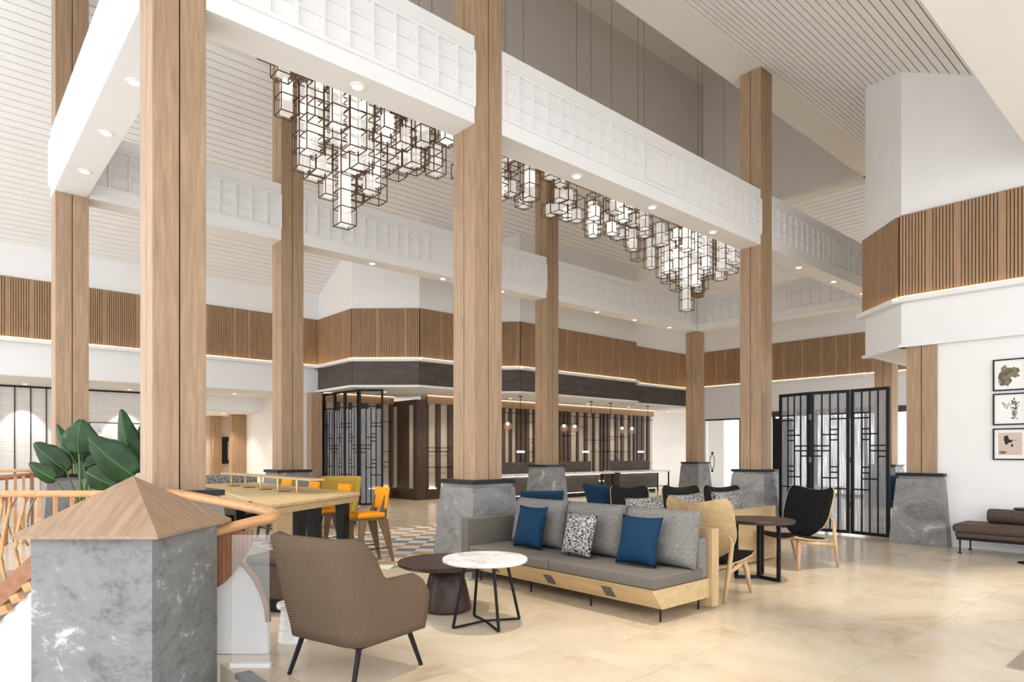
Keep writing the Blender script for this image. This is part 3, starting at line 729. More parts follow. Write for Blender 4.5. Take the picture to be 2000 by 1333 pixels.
bn = thing('bench', 'low chocolate upholstered bench under the near end of the communal table', 'bench', (2.62, 6.28, 0), math.radians(35))
soft_box('seat_cushion', 'brownfab', -.35,-.22,.12,.35,.22,.44, bn, .03); soft_box('top_cushion', 'brownfab', -.36,-.23,.44,.36,.23,.52, bn, .035)
MB().box(-.32,-.19,0,.32,.19,.12).build('plinth', 'black', bn)

# ------------------------------------------------------------------ communal table with brass rail and orange stools
TZ = .95; RZ = .006
ct = thing('communal_table', 'long light oak communal table with black slab legs and brass rail', 'table', (0, 0, RZ))
def rounded(poly, r, n=6):
    out = []; k = len(poly)
    for i in range(k):
        p0, p1, p2 = Vector(poly[i-1]), Vector(poly[i]), Vector(poly[(i+1)%k])
        a = (p0-p1).normalized(); b = (p2-p1).normalized(); A = p1+a*r; B = p1+b*r
        for j in range(n+1):
            q = j/n; out.append(tuple(((1-q)**2)*A+2*q*(1-q)*p1+q*q*B))
    return out
tp = rounded([(2.60,6.62),(4.28,7.80),(4.33,11.7),(3.35,11.7)], .14)
MB().prism(tp, TZ-.035, TZ).build('tabletop', 'ply', ct, bevel=.006)
tp2 = rounded([(2.62,6.66),(4.26,7.82),(4.31,11.68),(3.37,11.68)], .13)
MB().prism(tp2, TZ-.11, TZ-.037).build('apron', 'ply', ct, bevel=.01)
d_ = Vector((.75,5.08)).normalized()
pa = Vector((2.66,6.85))
MB().box(-.12,-.03,0,.16,.03,TZ-.11).build('end_panel', 'plyz', ct, (2.80,6.86,0), (0,0,math.radians(35)))
MB().box(-.03,-.04,-.04,.0,.04,.04).build('socket_plate', 'black', ct, (2.745,7.60,TZ-.068), (0,0,math.radians(-8)))
for x, y, a in ((3.12,7.16,35),(3.42,7.40,35),(4.02,7.85,35),(3.9,11.3,0),(3.5,11.2,0)):
    T_ = Matrix.Translation((x,y,0)) @ Matrix.Rotation(math.radians(a),4,'Z')
    MB().add([(-.07,-.04,0),(.07,-.04,0),(.07,.04,0),(-.07,.04,0),(-.10,-.06,TZ-.11),(.06,-.06,TZ-.11),(.06,.06,TZ-.11),(-.10,.06,TZ-.11)], [(0,3,2,1),(4,5,6,7),(0,1,5,4),(1,2,6,5),(2,3,7,6),(3,0,4,7)], T_).build('leg', 'black', ct)
rl = MB().box(3.61,7.95,TZ+.17,3.81,11.4,TZ+.195).build('rail_shelf', 'ply', ct, bevel=.003)
for y in (8.6, 9.25, 9.9, 10.55, 11.2):
    MB().bar((3.72,y,TZ),(3.72,y,TZ+.17),.017,n=12).build('rail_post', 'brass', ct)
for y in (8.75, 9.4, 10.05, 10.7): MB().lathe([(.085,0),(.085,.004)], 24, Matrix.Translation((3.60,y,TZ))).build('charging_disc', 'black', ct)

def stool(label, loc, rz):
    t = thing('bar_stool', label, 'stool', loc, rz, 'orange stools at the communal table')       # faces +x
    soft_box('seat', 'orange', -.20,-.20,.605,.21,.20,.675, t, .03)
    bk = soft_box('backrest', 'orange', -.024,-.19,-.15,.024,.19,.15, t, .02, (0,-.14,0), (-.235,0,.86)); bk.modifiers[0].width = .055
    bk.modifiers[0].width = .021
    MB().box(-.19,-.16,.57,.19,.16,.605).build('seat_frame', 'stoolwood', t)
    for s in (-1, 1):
        def blade(p, q, w0, w1):   # flat tapered blade
            p = Vector(p); q = Vector(q); return MB().add([p+Vector((-w0/2,-.016,0)),p+Vector((w0/2,-.016,0)),p+Vector((w0/2,.016,0)),p+Vector((-w0/2,.016,0)),q+Vector((-w1/2,-.012,0)),q+Vector((w1/2,-.012,0)),q+Vector((w1/2,.012,0)),q+Vector((-w1/2,.012,0))], [(0,1,2,3),(7,6,5,4),(0,4,5,1),(1,5,6,2),(2,6,7,3),(3,7,4,0)])
        blade((.12,s*.17,.58),(.20,s*.20,0),.11,.03).build('leg', 'stoolwood', t)
        blade((-.17,s*.17,.58),(-.31,s*.20,0),.14,.03).build('leg', 'stoolwood', t)
        blade((-.17,s*.15,.58),(-.235,s*.14,.90),.12,.05).build('back_post', 'stoolwood', t)
        MB().bar((.175,s*.192,.19),(-.265,s*.192,.19),.007,n=8).build('foot_rail', 'black', t)
    MB().bar((.175,-.192,.19),(.175,.192,.19),.007,n=8).build('foot_rail', 'black', t)
    return t
st = stool('orange stool nearest the viewer at the communal table', (4.42, 7.98, RZ), math.pi-.05)
for i, y in enumerate((9.05, 10.12, 11.2)):
    copy_tree(st, (4.42, y, RZ), math.pi+.03*(-1)**i, ('second orange stool from the near end of the communal table','third orange stool from the near end of the communal table','orange stool at the far end of the communal table')[i])
shell_chair('armchair', 'mustard yellow armchair behind the orange stools', 'armchair', (6.10, 12.1, 0), math.radians(-125), 'mustard', W=.70, D=.62, arm=.62, back=.98, z0=.32)
shell_chair('armchair', 'blue rounded chair behind the left part of the grey sofa', 'armchair', (7.45, 7.75, RZ), math.radians(60), 'blue', W=.60, D=.58, arm=.62, back=.86, z0=.32, group='blue armchairs')
shell_chair('armchair', 'blue chair in front of the lower reception counter', 'armchair', (9.25, 7.70, 0), math.radians(-20), 'blue', W=.62, D=.58, arm=.66, back=.90, z0=.32, group='blue armchairs')
# maze bench beyond communal table
bb = thing('bench', 'patterned grey and white bench beyond the brass rail', 'bench', (4.6, 14.6, 0))
soft_box('seat', 'taupe', -.9,-.3,.15,.9,.3,.45, bb, .04); soft_box('backrest', 'maze', -.9,.2,.45,.9,.36,1.0, bb, .06); MB().box(-.8,-.25,0,.8,.25,.15).build('plinth', 'black', bb)

# rugs
rg = MB().prism([(3.9,7.3),(8.35,7.3),(8.35,11.15),(3.9,11.15)], .0005, .006).build('rug', 'rug'); tag(rg, 'white tan and grey checkered rug under the orange stools', 'rug')
rg = MB().prism([(5.6,1.12),(9.6,1.12),(9.6,-.9),(5.6,-.9)], .001, .010).build('rug', fabric('taupe mat', (.30,.25,.20), (.36,.31,.25), 80.)); tag(rg, 'corner of a taupe mat at the lower right edge', 'rug')

# ------------------------------------------------------------------ folding screens
PAT = [(.15,0,2),(.187,0,2),(.265,1,2),(.302,1,3),(.342,1,2),(.385,2,4),(.422,2,4),(.462,3,4),(.54,1,2),(.58,1,2),(.622,1,3),(.70,0,2)]
def screen_panel(parent, p0, p1, H, mirror=False, clear=0., name='screen_panel'):
    Tm, L, a = frame(p0, p1); z0 = .03
    fr = MB(); w = .055; t = .022
    fr.box(0,-t,z0,w,t,H).box(L-w,-t,z0,L,t,H).box(w,-t,H-w,L-w,t,H).box(w,-t,z0,L-w,t,z0+w)
    if clear: fr.box(w,-t,H-clear,L-w,t,H-clear+.03)
    f = fr.build(name, 'black', parent, Vector(Tm.translation)-Vector(parent.location), (0,0,a))
    top = H-w-clear; xs = [w+(L-2*w)*k/4 for k in range(5)]
    for k in (1,2,3): MB().box(xs[k]-.012,-.012,z0+w,xs[k]+.012,.012,top).build('lattice_bar', 'black', f)
    for q, a0, a1 in PAT:
        if mirror: a0, a1 = 4-a1, 4-a0
        z = top-(top-z0-w)*(q*(1. if not clear else 1.0))
        MB().box(xs[a0],-.012,z-.012,xs[a1],.012,z+.012).build('lattice_rail', 'black', f)
    MB().box(w,-.003,z0+w,L-w,.003,top).build('sheer_cloth', 'meshcloth', f)
    return f
rs = thing('folding_screen', 'three-panel black lattice folding screen with sheer cloth, right side', 'screen', (12.35, 5.1, 0))
screen_panel(rs, (12.46,6.12), (12.30,5.46), 2.62); screen_panel(rs, (12.30,5.44), (12.36,4.77), 2.62, True); screen_panel(rs, (12.36,4.75), (12.26,4.08), 2.62)
for hx, hy in ((-.06,.345),(0.005,-.345)):
    for hz in (.5, 1.3, 2.1): MB().box(hx-.012,hy-.025,hz,hx+.012,hy+.025,hz+.10).build('hinge', 'steel', rs)
ls = thing('folding_screen', 'tall black lattice screen with clear top panes beside the reception', 'screen', (8.78, 16.3, 0))
yy = [18.3, 17.62, 16.95, 16.28]
for i in range(3): screen_panel(ls, (8.74,yy[i]), (8.80 if i%2==0 else 8.74,yy[i+1]+.01), 3.22, i % 2 == 1, .48)
screen_panel(ls, (8.80,16.26), (9.29,15.80), 3.22, True, .48)
tag(MB().box(8.22,18.0,0,8.55,18.28,3.22).build('timber_post', 'oak'), 'oak post at the left edge of the tall reception screen', 'post')

# ------------------------------------------------------------------ reception desks, pendants
def desk(x0, x1, label, legs=False):
    t = thing('reception_desk', label, 'desk', (x0, 14.75, 0), 0, 'reception desks'); w = x1-x0
    MB().box(.05,.06,0,w-.05,.65,.14).build('plinth', 'black', t)
    MB().box(.05,.055,.14,w-.05,.06,.15).build('led_strip', 'led_white', t)
    MB().box(0,.03,.16,w,.70,.72).build('front_panel', 'fascia', t)
    MB().box(-.03,-.06,.76,w+.03,.75,.82).build('counter_top', 'marble', t)
    MB().box(0,-.03,.735,w,-.02,.745).build('led_strip', 'led_white', t)
    MB().box(0,.40,.82,w,.44,1.17).build('privacy_panel', 'fascia', t)
    if legs:
        MB().box(w,-.04,.74,w+.75,.55,.80).build('side_counter', 'marble', t)
        for x in (w+.7,): 
            for y in (0,.5): MB().box(x-.02,y-.02,0,x+.02,y+.02,.74).build('leg', 'black', t)
        MB().box(w,0,.20,w+.7,.03,.225).build('stretcher', 'black', t)
    return t
desk(12.6, 14.5, 'reception desk section left of the reception column')
desk(15.3, 17.1, 'middle reception desk section, right of the reception column', True)
desk(18.2, 20.4, 'rightmost reception desk section with black leg frame', True)
for x, lb in ((13.95,'left'),(17.0,'middle'),(20.1,'right')):
    t = thing('desk_lamp', lb+'most glowing light bar above a reception desk' if lb != 'middle' else 'glowing light bar above the middle reception desk', 'lamp', (x, 15.3, 0), 0, 'light bars on the reception desks')
    MB().box(-.15,-.02,1.47,.15,.02,1.53).build('light_bar', 'screenglow', t); MB().bar((0,.03,.82),(0,.03,1.5),.012,n=8).build('stem', 'black', t); MB().lathe([(.08,.82),(.08,.83)],16,Matrix.Translation((0,.03,0))).build('foot','black',t)
def pendant(x0, x1, rods, globes, label):
    t = thing('pendant_lamp', label, 'lamp', (0, 15.35, 0), 0, 'reception pendants')
    MB().bar((x0,0,2.72),(x1,0,2.72),.012,n=8).build('crossbar', 'black', t)
    for x in rods:
        r = MB().bar((x,0,3.27),(x,0,2.72),.010,n=8).build('rod', 'black', t); MB().lathe([(.07,3.25),(.07,3.27)],16,Matrix.Translation((x,0,0))).build('canopy','black',r)
    for x in globes:
        MB().bar((x,0,2.72),(x,0,2.44),.008,n=8).build('drop_rod', 'black', t)
        pr = [(max(.002,.135*math.sin(math.pi*k/12)), 2.30-.135*math.cos(math.pi*k/12)) for k in range(13)]
        g = MB().lathe(pr, 20, Matrix.Translation((x,0,0))).build('globe', 'amber', t, smooth=True)
        pr = [(max(.002,.05*math.sin(math.pi*k/8)), 2.37-.05*math.cos(math.pi*k/8)) for k in range(9)]
        MB().lathe(pr, 12, Matrix.Translation((x,0,0))).build('bulb', 'lampglow', g, smooth=True)
pendant(12.6, 15.0, (13.98,), (13.45, 14.8), 'pendant bar with glass globes left of the reception column')
pendant(15.6, 17.9, (17.35,), (15.98, 16.50), 'pendant bar with paired glass globes right of the reception column')
pendant(18.0, 20.9, (18.4, 20.6), (19.05, 19.63), 'pendant bar with paired glass globes at the far right of reception')
tv = thing('television', 'black wall television in the corridor behind the communal table', 'television', (7.78, 23.995, 0))
MB().box(-.19,-.06,1.08,.35,0,2.02).build('bezel', 'satin', tv); MB().box(.04,-.065,1.22,.28,-.06,1.86).build('screen', pbr('dim screen', (.35,.33,.31), .3), tv)

# ------------------------------------------------------------------ lantern chandeliers hanging in the nave
rc = random.Random(11)
LS = .25
cube = MB(); h = LS/2; q_ = .0058
for sx in (-1,1):
    for sy in (-1,1):
        cube.bar((sx*h,sy*h,0),(sx*h,sy*h,LS),q_); cube.bar((sx*h,-h,0 if sy<0 else LS),(sx*h,h,0 if sy<0 else LS),q_); cube.bar((-h,sx*h,0 if sy<0 else LS),(h,sx*h,0 if sy<0 else LS),q_)
cube_me = cube.mesh('cube_frame'); cube_me.materials.append(M['bronze'])
sleeve = MB(); k_ = LS*.27
sleeve.box(-k_,-k_,.008,k_,k_,LS-.004)
sl_glass = sleeve.mesh('glass_sleeve'); sl_glass.materials.append(M['lantern']); sl_lit = sleeve.mesh('glass_sleeve'); sl_lit.materials.append(M['lanternglow'])
rod_me = MB().bar((0,0,0),(0,0,1),.004,n=6).mesh('rod'); rod_me.materials.append(M['bronze'])
def interp(tab, x):
    if x <= tab[0][0]: return tab[0][1]
    for (a, p), (b, q) in zip(tab[:-1], tab[1:]):
        if x <= b: return p+(q-p)*(x-a)/(b-a)
    return tab[-1][1]
GZ = 7.55
def chandelier(label, x0, x1, tab, glow, dens, low=None):
    cx = (x0+x1)/2; t = thing('lantern_chandelier', label, 'chandelier', (cx, 9.15, ROOF+4.5), 0, 'lantern chandeliers'); zt0 = ROOF+4.5
    MB().box(x0-cx,-1.2,-.03,x1-cx,1.2,0).build('ceiling_plate', 'white', t)
    gz = GZ-zt0; gr_ = MB()
    for k in range(4): gr_.bar((x0+.3-cx,-1.0+k*.66,gz),(x1-.1-cx,-1.0+k*.66,gz),.006)
    for k in range(int((x1-x0)/.6)+1): gr_.bar((x0+.3-cx+k*.55,-1.0,gz),(x0+.3-cx+k*.55,.98,gz),.006)
    gr_.build('hanging_grid', 'bronze', t)
    n = 0; nx = int((x1-x0)/.262)
    for ix in range(nx):
        for iy in range(8):
            rnd_ = rc.random()
            x = x0+ix*.262+.13+(.131 if iy % 2 else 0)*0; y = 8.2+iy*.262
            if low and abs(x-low[0]) < .14 and abs(y-low[1]) < .14: rnd_ = 0.; zl = low[2]
            else: zl = None
            if rnd_ > dens or x < 3.62+(y-9.0)*.75: continue
            zb = interp(tab, x)+.42*abs(y-9.0)+rc.choice((0,.125,.25,.25,.5)); 
            if zl: zb = zl
            nc = max(1, min(8, int((6.95-zb)/LS)))
            if zb > 6.75: nc = 1; zb = 6.6
            zt = zb+nc*LS; n += 1
            r = link('rod', rod_me, t, (x-cx, y-9.15, zt-zt0)); r.scale = (1,1,max(.02, GZ-zt))
            if n % 7 == 1: r = link('rod', rod_me, t, (x-cx, y-9.15, GZ-zt0)); r.scale = (1,1,zt0-GZ)
            g = glow(x, y)
            for k in range(nc):
                c = link('cube_frame', cube_me, t, (x-cx, y-9.15, zb+k*LS-zt0))
                if rc.random() < .8 or zl: link('glass_sleeve', sl_lit if rc.random() < g else sl_glass, c)
    # the lowest string of the cluster, exactly below its middle
    return t
chandelier('left cluster of cube-framed glass lanterns above the communal table', 3.45, 6.75, [(3.6,6.5),(4.05,5.6),(4.4,5.3),(4.7,5.2),(5.1,5.3),(5.5,5.85),(6.4,6.0),(6.8,6.1)], lambda x, y: .7*math.exp(-((x-4.6)/.6)**2-((y-9)/.6)**2)+.04, .50, (4.63, 8.99, 4.88))
chandelier('middle run of cube-framed glass lanterns above the reception column', 7.0, 11.9, [(7.3,6.2),(8.05,5.9),(8.6,6.3),(9.2,6.15),(9.8,6.3),(10.2,6.1),(10.7,5.9),(11.1,6.25),(12,6.2)], lambda x, y: .35*math.exp(-((x-8.1)/.35)**2)+.4*math.exp(-((x-10.7)/.4)**2)+.05, .34)
chandelier('right cluster of cube-framed glass lanterns before the far end beam', 12.15, 15.7, [(12.3,6.1),(12.75,5.9),(13.3,5.3),(13.6,5.2),(14.0,5.45),(14.85,5.4),(15.5,5.95)], lambda x, y: .55*math.exp(-((x-13.5)/.6)**2-((y-9)/.8)**2)+.04, .42, (13.59, 8.99, 4.90))

# ------------------------------------------------------------------ stone pedestal with oak pyramid
pd = thing('pedestal', 'large grey stone pedestal with oak pyramid cap in the foreground', 'pedestal', cw(-2.442, 4.22), -math.asin(UD))
a, b = .352, .42
MB().box(-a,-b,-1.1,a,b,1.0).build('stone_block', 'stonebig', pd, bevel=.003)
MB().box(-a-.07,-b-.07,1.0,a+.07,b+.07,1.02).build('cap_edge', 'oakx', pd)
A_, B_ = a+.07, b+.07; bs = [(-A_,-B_,1.02),(A_,-B_,1.02),(A_,B_,1.02),(-A_,B_,1.02)]; ap = (0,0,1.345)
for i in range(4):
    p, q = Vector(bs[i]), Vector(bs[(i+1)%4]); c = (p+q)/2; wd_ = (q-p).length; upv = Vector(ap)-c
    rz = math.atan2((q-p).y, (q-p).x); rx = math.atan2(upv.z, math.hypot(upv.x, upv.y))
    MB().add([(-wd_/2,0,0),(wd_/2,0,0),(0,upv.length,0),(-wd_/2,0,-.015),(wd_/2,0,-.015),(0,upv.length,-.015)], [(0,1,2),(5,4,3),(0,3,4,1),(1,4,5,2),(2,5,3,0)]).build('cap_facet', 'oakx', pd, c, (rx, 0, rz))

# ------------------------------------------------------------------ stair balustrades around the well
def ip(px, py, d): return cw((px-1000)/1278*d, d, EYE-(py-883)*d/1278)
bl = thing('stair_balustrade', 'orange wood balustrade with pot-bellied balusters left of the pedestal', 'balustrade', cw(-5.9, 8.0))
o_ = Vector(bl.location)
def rel(v): return v-o_
MB().tube([rel(ip(x, 965, 8.0)) for x in (-120, -40, 40, 120, 200, 280)], .042, 12).build('handrail', 'rail', bl, smooth=True)
def strz(px): return 1128-(px-30)*.95
for i, px_ in enumerate((-52, -24, 4, 20, 48)):
    pts = []
    for k in range(13):
        q = k/12; y = 970+(strz(px_-10)+12-970)*q; dx = -26*math.sin(q*math.pi)**1.0*(1 if q > .25 else q/.25) 
        pts.append(rel(ip(px_+dx*(.2+.8*q), y, 8.0)))
    MB().tube(pts, .021, 8).build('baluster', 'rail', bl, smooth=True)
for px_ in (76, 108, 141, 172, 204):
    MB().bar(rel(ip(px_, 968, 8.0)), rel(ip(px_, 1085, 8.0)), .021).build('baluster', 'rail', bl)
for px_ in (10, 32, 55, 70):
    pts = [rel(ip(px_-16*math.sin(k/10*math.pi), 972+95*k/10, 9.2)) for k in range(11)]
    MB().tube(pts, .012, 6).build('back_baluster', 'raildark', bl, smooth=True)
st_ = MB(); sec = [(-60, 0), (100, 0)]
p = [rel(ip(-60, strz(-60)-14, 7.95)), rel(ip(110, strz(110)-14, 7.95)), rel(ip(110, strz(110)+30, 7.95)), rel(ip(-60, strz(-60)+30, 7.95))]
dv = cw(0, .12)-cw(0, 0)
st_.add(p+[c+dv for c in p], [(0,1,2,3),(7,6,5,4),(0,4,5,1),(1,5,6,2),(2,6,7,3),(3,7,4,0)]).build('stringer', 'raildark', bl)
for px_ in (-38, -14, 10, 34, 58):
    T_ = rel(ip(px_, strz(px_)+44, 7.93)); MB().box(-.055,-.05,-.045,.055,.05,.045).build('dentil_block', 'rail', bl, T_, (0, -math.radians(30), -math.asin(UD)))
p = [rel(ip(-90, strz(-90)+58, 8.02)), rel(ip(110, strz(110)+58, 8.02))]; lowz = -1.1
p = [p[0], p[1], Vector((p[1].x,p[1].y,lowz)), Vector((p[0].x,p[0].y,lowz))]; dv = cw(0,.10)-cw(0,0)
MB().add(p+[c+dv for c in p], [(0,1,2,3),(7,6,5,4),(0,4,5,1),(1,5,6,2),(2,6,7,3),(3,7,4,0)]).build('white_stringer_wall', 'white', bl)
b2 = thing('stair_balustrade', 'far dark railed balustrade behind the plant at the left edge', 'balustrade', cw(-8.2, 10.6))
o_ = Vector(b2.location)
MB().tube([rel(ip(-80, 940, 10.5)), rel(ip(85, 927, 10.9))], .045, 10).build('handrail', 'raildark', b2, smooth=True)
MB().tube([rel(ip(-80, 921, 11.8)), rel(ip(110, 919, 11.8))], .03, 10).build('back_rail', 'rail', b2, smooth=True)
for px_ in (-38, -20, -4, 13, 30, 46, 63, 80): 
    top = rel(ip(px_, 934-(px_/165)*12, 10.6)); MB().bar(top, (top.x, top.y, 0), .02).build('baluster', 'raildark' if px_ % 2 else 'rail', b2)
hr = thing('handrail_return', 'thick orange handrail looping out from behind the pedestal, with curved wood fan', 'handrail', cw(-2.0, 4.8))
o_ = Vector(hr.location)
pts = [(330,962,5.7),(390,973,5.55),(455,985,5.35),(500,994,5.18),(518,998,5.10),(530,1002,5.02),(535,1006,4.95),(532,1011,4.88),(520,1015,4.82),(500,1019,4.78),(455,1030,4.72),(400,1044,4.68),(340,1060,4.64)]
MB().tube([rel(ip(*p)) for p in pts], .052, 14, None, .75).build('handrail', 'rail', hr, smooth=True)
for k in range(9):
    x0 = 418+k*8.2; x1 = x0+7.4; yb_ = lambda x: 1150-((x-418)/74)**1.5*88+((x-418)/74)**6*0
    z = [rel(ip(x0, 1045-(x0-418)*.12, 4.74)), rel(ip(x1, 1045-(x1-418)*.12, 4.74)), rel(ip(x1, yb_(x1), 4.74)), rel(ip(x0, yb_(x0), 4.74))]
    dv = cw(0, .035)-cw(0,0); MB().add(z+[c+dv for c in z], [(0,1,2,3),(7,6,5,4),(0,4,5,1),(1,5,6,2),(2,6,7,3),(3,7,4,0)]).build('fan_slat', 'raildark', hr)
wp = [(418,1150),(440,1135),(468,1102),(480,1110),(495,1128),(510,1158),(520,1190),(522,1215),(522,1278),(418,1278)]
P3 = [rel(ip(x, y, 4.84)) for x, y in wp]; n_ = len(P3); dv = cw(0,.06)-cw(0,0)
MB().add(P3+[c+dv for c in P3], [tuple(range(n_)), tuple(range(n_,2*n_))[::-1]]+[(i,(i+1)%n_,n_+(i+1)%n_,n_+i) for i in range(n_)]).build('white_stair_wall', 'white', hr)
MB().tube([rel(ip(x, y, 4.82)) for x, y in ((462,1096),(480,1107),(497,1128),(511,1156),(521,1188),(524,1215))], .022, 8).build('wall_cap', 'raildark', hr, smooth=True)
z0_ = rel(ip(440, 1240, 4.5)); 
gp = thing('glass_panel', 'upright clear glass balustrade panel between pedestal and brown armchair', 'glass', cw(-1.85, 4.56), -math.asin(UD))
MB().box(-.10,-.006,0,.16,.006,.92).build('pane', 'glass', gp)
MB().box(-.11,-.02,0,.17,.02,.03).build('channel', 'white', gp)
kb_ = MB().box(1.50,3.3,0,1.60,4.45,.035).build('kerb', 'stone'); tag(kb_, 'low dark stone kerb along the stair well beside the pedestal', 'kerb')

# ------------------------------------------------------------------ bird-of-paradise plant
pl = thing('potted_plant', 'tall bird-of-paradise plant with broad glossy leaves behind the pedestal', 'plant', (1.62, 10.75, 0))
o_ = Vector(pl.location)
MB().lathe([(.16,0),(.17,.01),(.22,.48),(.225,.50),(.20,.50),(.195,.46)], 32).build('pot', 'stone', pl, smooth=False)
def leaf(b, t, wpx, d, fold=.35, bend=.12, twist=0.):
    B, Tt = rel(ip(*b, d)), rel(ip(*t, d+twist)); ax = Tt-B; Lh = ax.length; axn = ax.normalized()
    view = (cw(0,1)-cw(0,0)).normalized(); side = axn.cross(view).normalized(); nrm = side.cross(axn).normalized(); w = wpx*d/1278/2*1.2
    n1, n2 = 15, 9; mb = MB()
    def pt(i, j):
        q = i/(n1-1); s = -1+2*j/(n2-1); ww = w*(math.sin(math.pi*min(1, q*.93+.045)**.72)**.75)
        wob = .04*w*math.sin(q*19+j*2.1)*abs(s)
        return B+axn*(Lh*q)+side*(s*ww+wob)+nrm*(fold*abs(s)*ww - bend*Lh*math.sin(q*math.pi)*.6+wob*.8)
    mb.grid(pt, n1, n2); o = mb.build('leaf', 'leaf', pl, smooth=True)
    so = o.modifiers.new('thick', 'SOLIDIFY'); so.thickness = .004
    MB().tube([pt(i, 4) for i in range(0, n1, 2)], .007, 6, [1-.09*i for i in range(8)]).build('midrib', 'stem', o, smooth=True)
    base = Vector((rc.uniform(-.08,.08), rc.uniform(-.08,.08), .46)); mid = (base+B)/2+Vector((0,0,.05))
    MB().tube([base, mid, B+axn*.02], .013, 8, [1.3,1.1,.7]).build('stem', 'stem', pl, smooth=True)
for lf in (((132,922),(66,866),44,8.7),((108,938),(56,905),28,8.5),((150,905),(110,830),24,9.0,.5),((154,886),(158,820),62,8.6,.2),((262,930),(172,856),62,8.3),((268,925),(236,800),40,8.7,.5),((285,900),(292,806),44,8.8),((162,912),(232,892),30,9.0),((168,922),(232,955),42,8.4),((170,935),(172,868),48,9.1,.3),((190,905),(215,868),30,9.3),((250,900),(280,840),34,9.2,.4)):
    leaf(*lf)

# ------------------------------------------------------------------ pictures
def blot(cx, cz, rx, rz_, seed, n=40, rough=.5):
    pts = []
    for k in range(n):
        a = 2*math.pi*k/n; r = 1+rough*mnoise.noise(Vector((math.cos(a)*1.6+seed, math.sin(a)*1.6, seed*1.3)))+rough*.5*mnoise.noise(Vector((math.cos(a)*5+seed, math.sin(a)*5, 3)))
        pts.append((cx+rx*r*math.cos(a), cz+rz_*r*math.sin(a)))
    return pts
def picture(label, loc, rz, W, H, kind, group, mat=.05):
    t = thing('framed_picture', label, 'picture', loc, rz, group)      # local x right, -y toward the room
    f = MB(); w = .018
    f.box(-W/2,-.03,-H/2,-W/2+w,0,H/2).box(W/2-w,-.03,-H/2,W/2,0,H/2).box(-W/2+w,-.03,H/2-w,W/2-w,0,H/2).box(-W/2+w,-.03,-H/2,W/2-w,0,-H/2+w).build('frame', 'black', t)
    pm = MB().box(-W/2+w,-.012,-H/2+w,W/2-w,-.004,H/2-w).build('mat', 'art_paper', t)
    def flat(poly, m, y): MB().add([(x,y,z) for x,z in poly]+[(x,y+.0008,z) for x,z in poly], [tuple(range(len(poly))), tuple(range(len(poly),2*len(poly)))[::-1]]+[(i,(i+1)%len(poly),len(poly)+(i+1)%len(poly),len(poly)+i) for i in range(len(poly))]).build('print', m, pm)
    if kind == 0:
        flat(blot(-.06,.0,.075,.155,1.3), 'ink_olive', -.014); flat(blot(.03,.03,.10,.07,4.2), 'ink_olive', -.0155); flat(blot(-.08,-.11,.06,.05,7.7), 'ink_olive', -.017)
    elif kind == 1:
        rp = random.Random(3)
        for k in range(110):
            z = rp.uniform(-.15, .13); x = .05+rp.gauss(0, .018 if z < -.02 else .026); 
            if k > 94: x = rp.uniform(-.10, .02); z = rp.uniform(.0, .10)
            flat(blot(x, z, rp.uniform(.004,.011), rp.uniform(.004,.012), k, 8), 'ink' if k % 3 else 'ink_grey', -.013-.00002*k)
        flat(blot(.05,.15,.011,.013,2,10,.1), 'ink', -.015)
    elif kind == 2:
        flat([(-W/2+.065,-H/2+.075),(W/2-.065,-H/2+.075),(W/2-.065,H/2-.065),(-W/2+.065,H/2-.065)], 'art_pink', -.013)
        flat(blot(-.045,.06,.032,.065,5.1,24,.4), 'ink', -.0145); flat(blot(.0,.045,.035,.022,6.4,24,.5), 'ink', -.0155); flat(blot(.05,.055,.04,.006,3.2,16,.3), 'ink_grey', -.0145)
        flat(blot(.025,-.02,.012,.025,2.2,16,.3), 'ink', -.015); flat(blot(-.09,-.125,.05,.022,8.2,24,.4), 'ink_olive', -.0145)
    else:
        MB().box(-W/2+.07,-.014,-H/2+.07,W/2-.07,-.012,H/2-.10).build('print', 'art_land', pm)
    return t
px_k = XK+.08
picture('top picture of the three on the right wall, olive ink blot', (px_k-.001, 2.375, 2.655), -math.pi/2, .42, .475, 0, 'pictures on the right wall')
picture('middle picture of the three on the right wall, speckled standing figure', (px_k-.001, 2.375, 2.14), -math.pi/2, .42, .475, 1, 'pictures on the right wall')
picture('bottom picture of the three on the right wall, dark birds on pink', (px_k-.001, 2.375, 1.615), -math.pi/2, .42, .475, 2, 'pictures on the right wall')
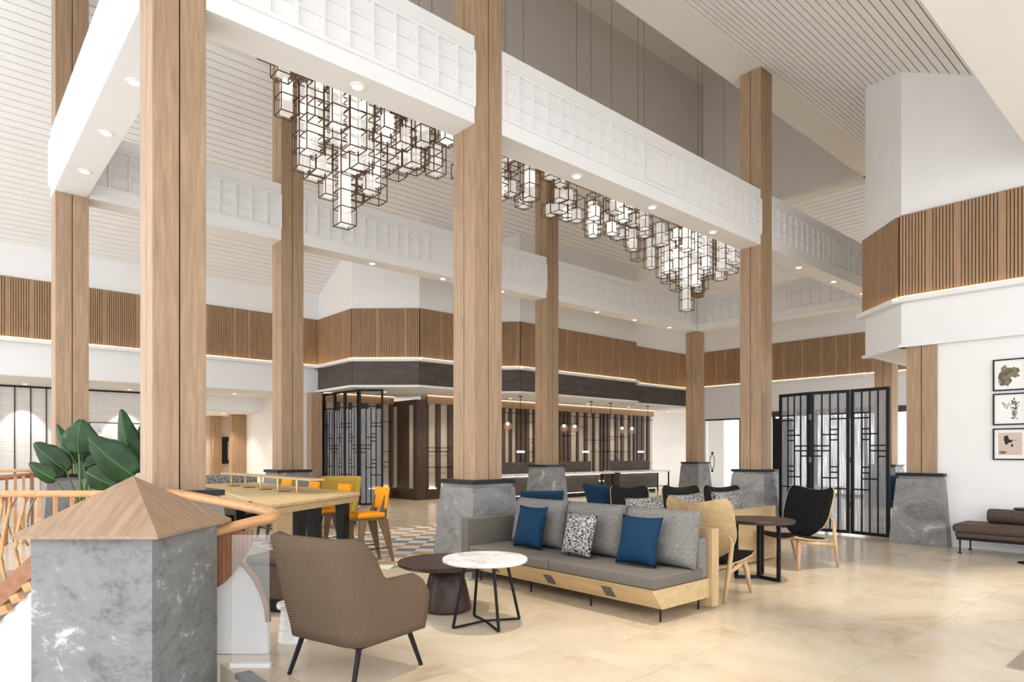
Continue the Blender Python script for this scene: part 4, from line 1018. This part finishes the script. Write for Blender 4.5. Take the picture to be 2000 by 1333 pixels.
picture('pale ink landscape picture behind the plant at the left', (3.95, 20.899, 1.75), 0, 1.5, 1.12, 3, None)

# ------------------------------------------------------------------ daybed, side table and things beyond the screen
db = thing('daybed', 'dark brown backless daybed on slim black legs along the right wall', 'daybed', (11.30, 1.0, 0))
soft_box('lower_cushion', 'daybed', .03,.02,.235,.68,1.90,.315, db, .035); soft_box('seat_cushion', 'daybed', .0,.0,.305,.70,1.93,.44, db, .06)
MB().box(.06,.05,.20,.64,1.88,.235).build('frame', 'black', db)
for x in (.08, .62):
    for y in (.10, 1.84): MB().bar((x,y,.22),(x,y,.012),.013,.010,n=10).lathe([(.028,0),(.028,.012)],14,Matrix.Translation((x,y,0))).build('leg', 'black', db)
bo = MB().lathe([(.01,-.55),(.09,-.545),(.105,-.52),(.105,.52),(.09,.545),(.01,.55)], 28).build('bolster', 'daybed', None, (11.84, 2.05, .545), (math.pi/2, 0, 0), smooth=True); tag(bo, 'brown cylindrical bolster lying on the daybed', 'cushion')
c_ = cw(1018/1278*8.75, 8.75)
sd = thing('side_table', 'black C-shaped side table beside the daybed at the right edge', 'table', (c_.x, c_.y, 0))
MB().lathe([(.205,.715),(.21,.72),(.21,.733),(.205,.738)], 40).build('tabletop', 'black', sd)
w_ = cw(-.09, .02)
MB().tube([(w_.x,w_.y,.715),(w_.x,w_.y,.06),(w_.x*.8,w_.y*.8,.015),(-w_.x,-w_.y,.013)], .012, 10).build('stem', 'black', sd, smooth=True)
MB().lathe([(.17,0),(.17,.01)], 32).build('foot_plate', 'black', sd)
shell_chair('armchair', 'blue chair glimpsed between the folding screen and the right stone base', 'armchair', (15.75, 5.35, 0), math.radians(200), 'blue', W=.62, D=.58, arm=.66, back=.95, z0=.32)
bt = thing('dining_table', 'pale topped dark table behind the right folding screen', 'table', (14.6, 6.7, 0))
MB().box(-.4,-.8,.70,.4,.6,.745).build('tabletop', 'marble', bt, bevel=.006)
for x in (-.33, .33):
    for y in (-.72, .52): MB().bar((x,y,.70),(x,y,0),.025).build('leg', 'black', bt)
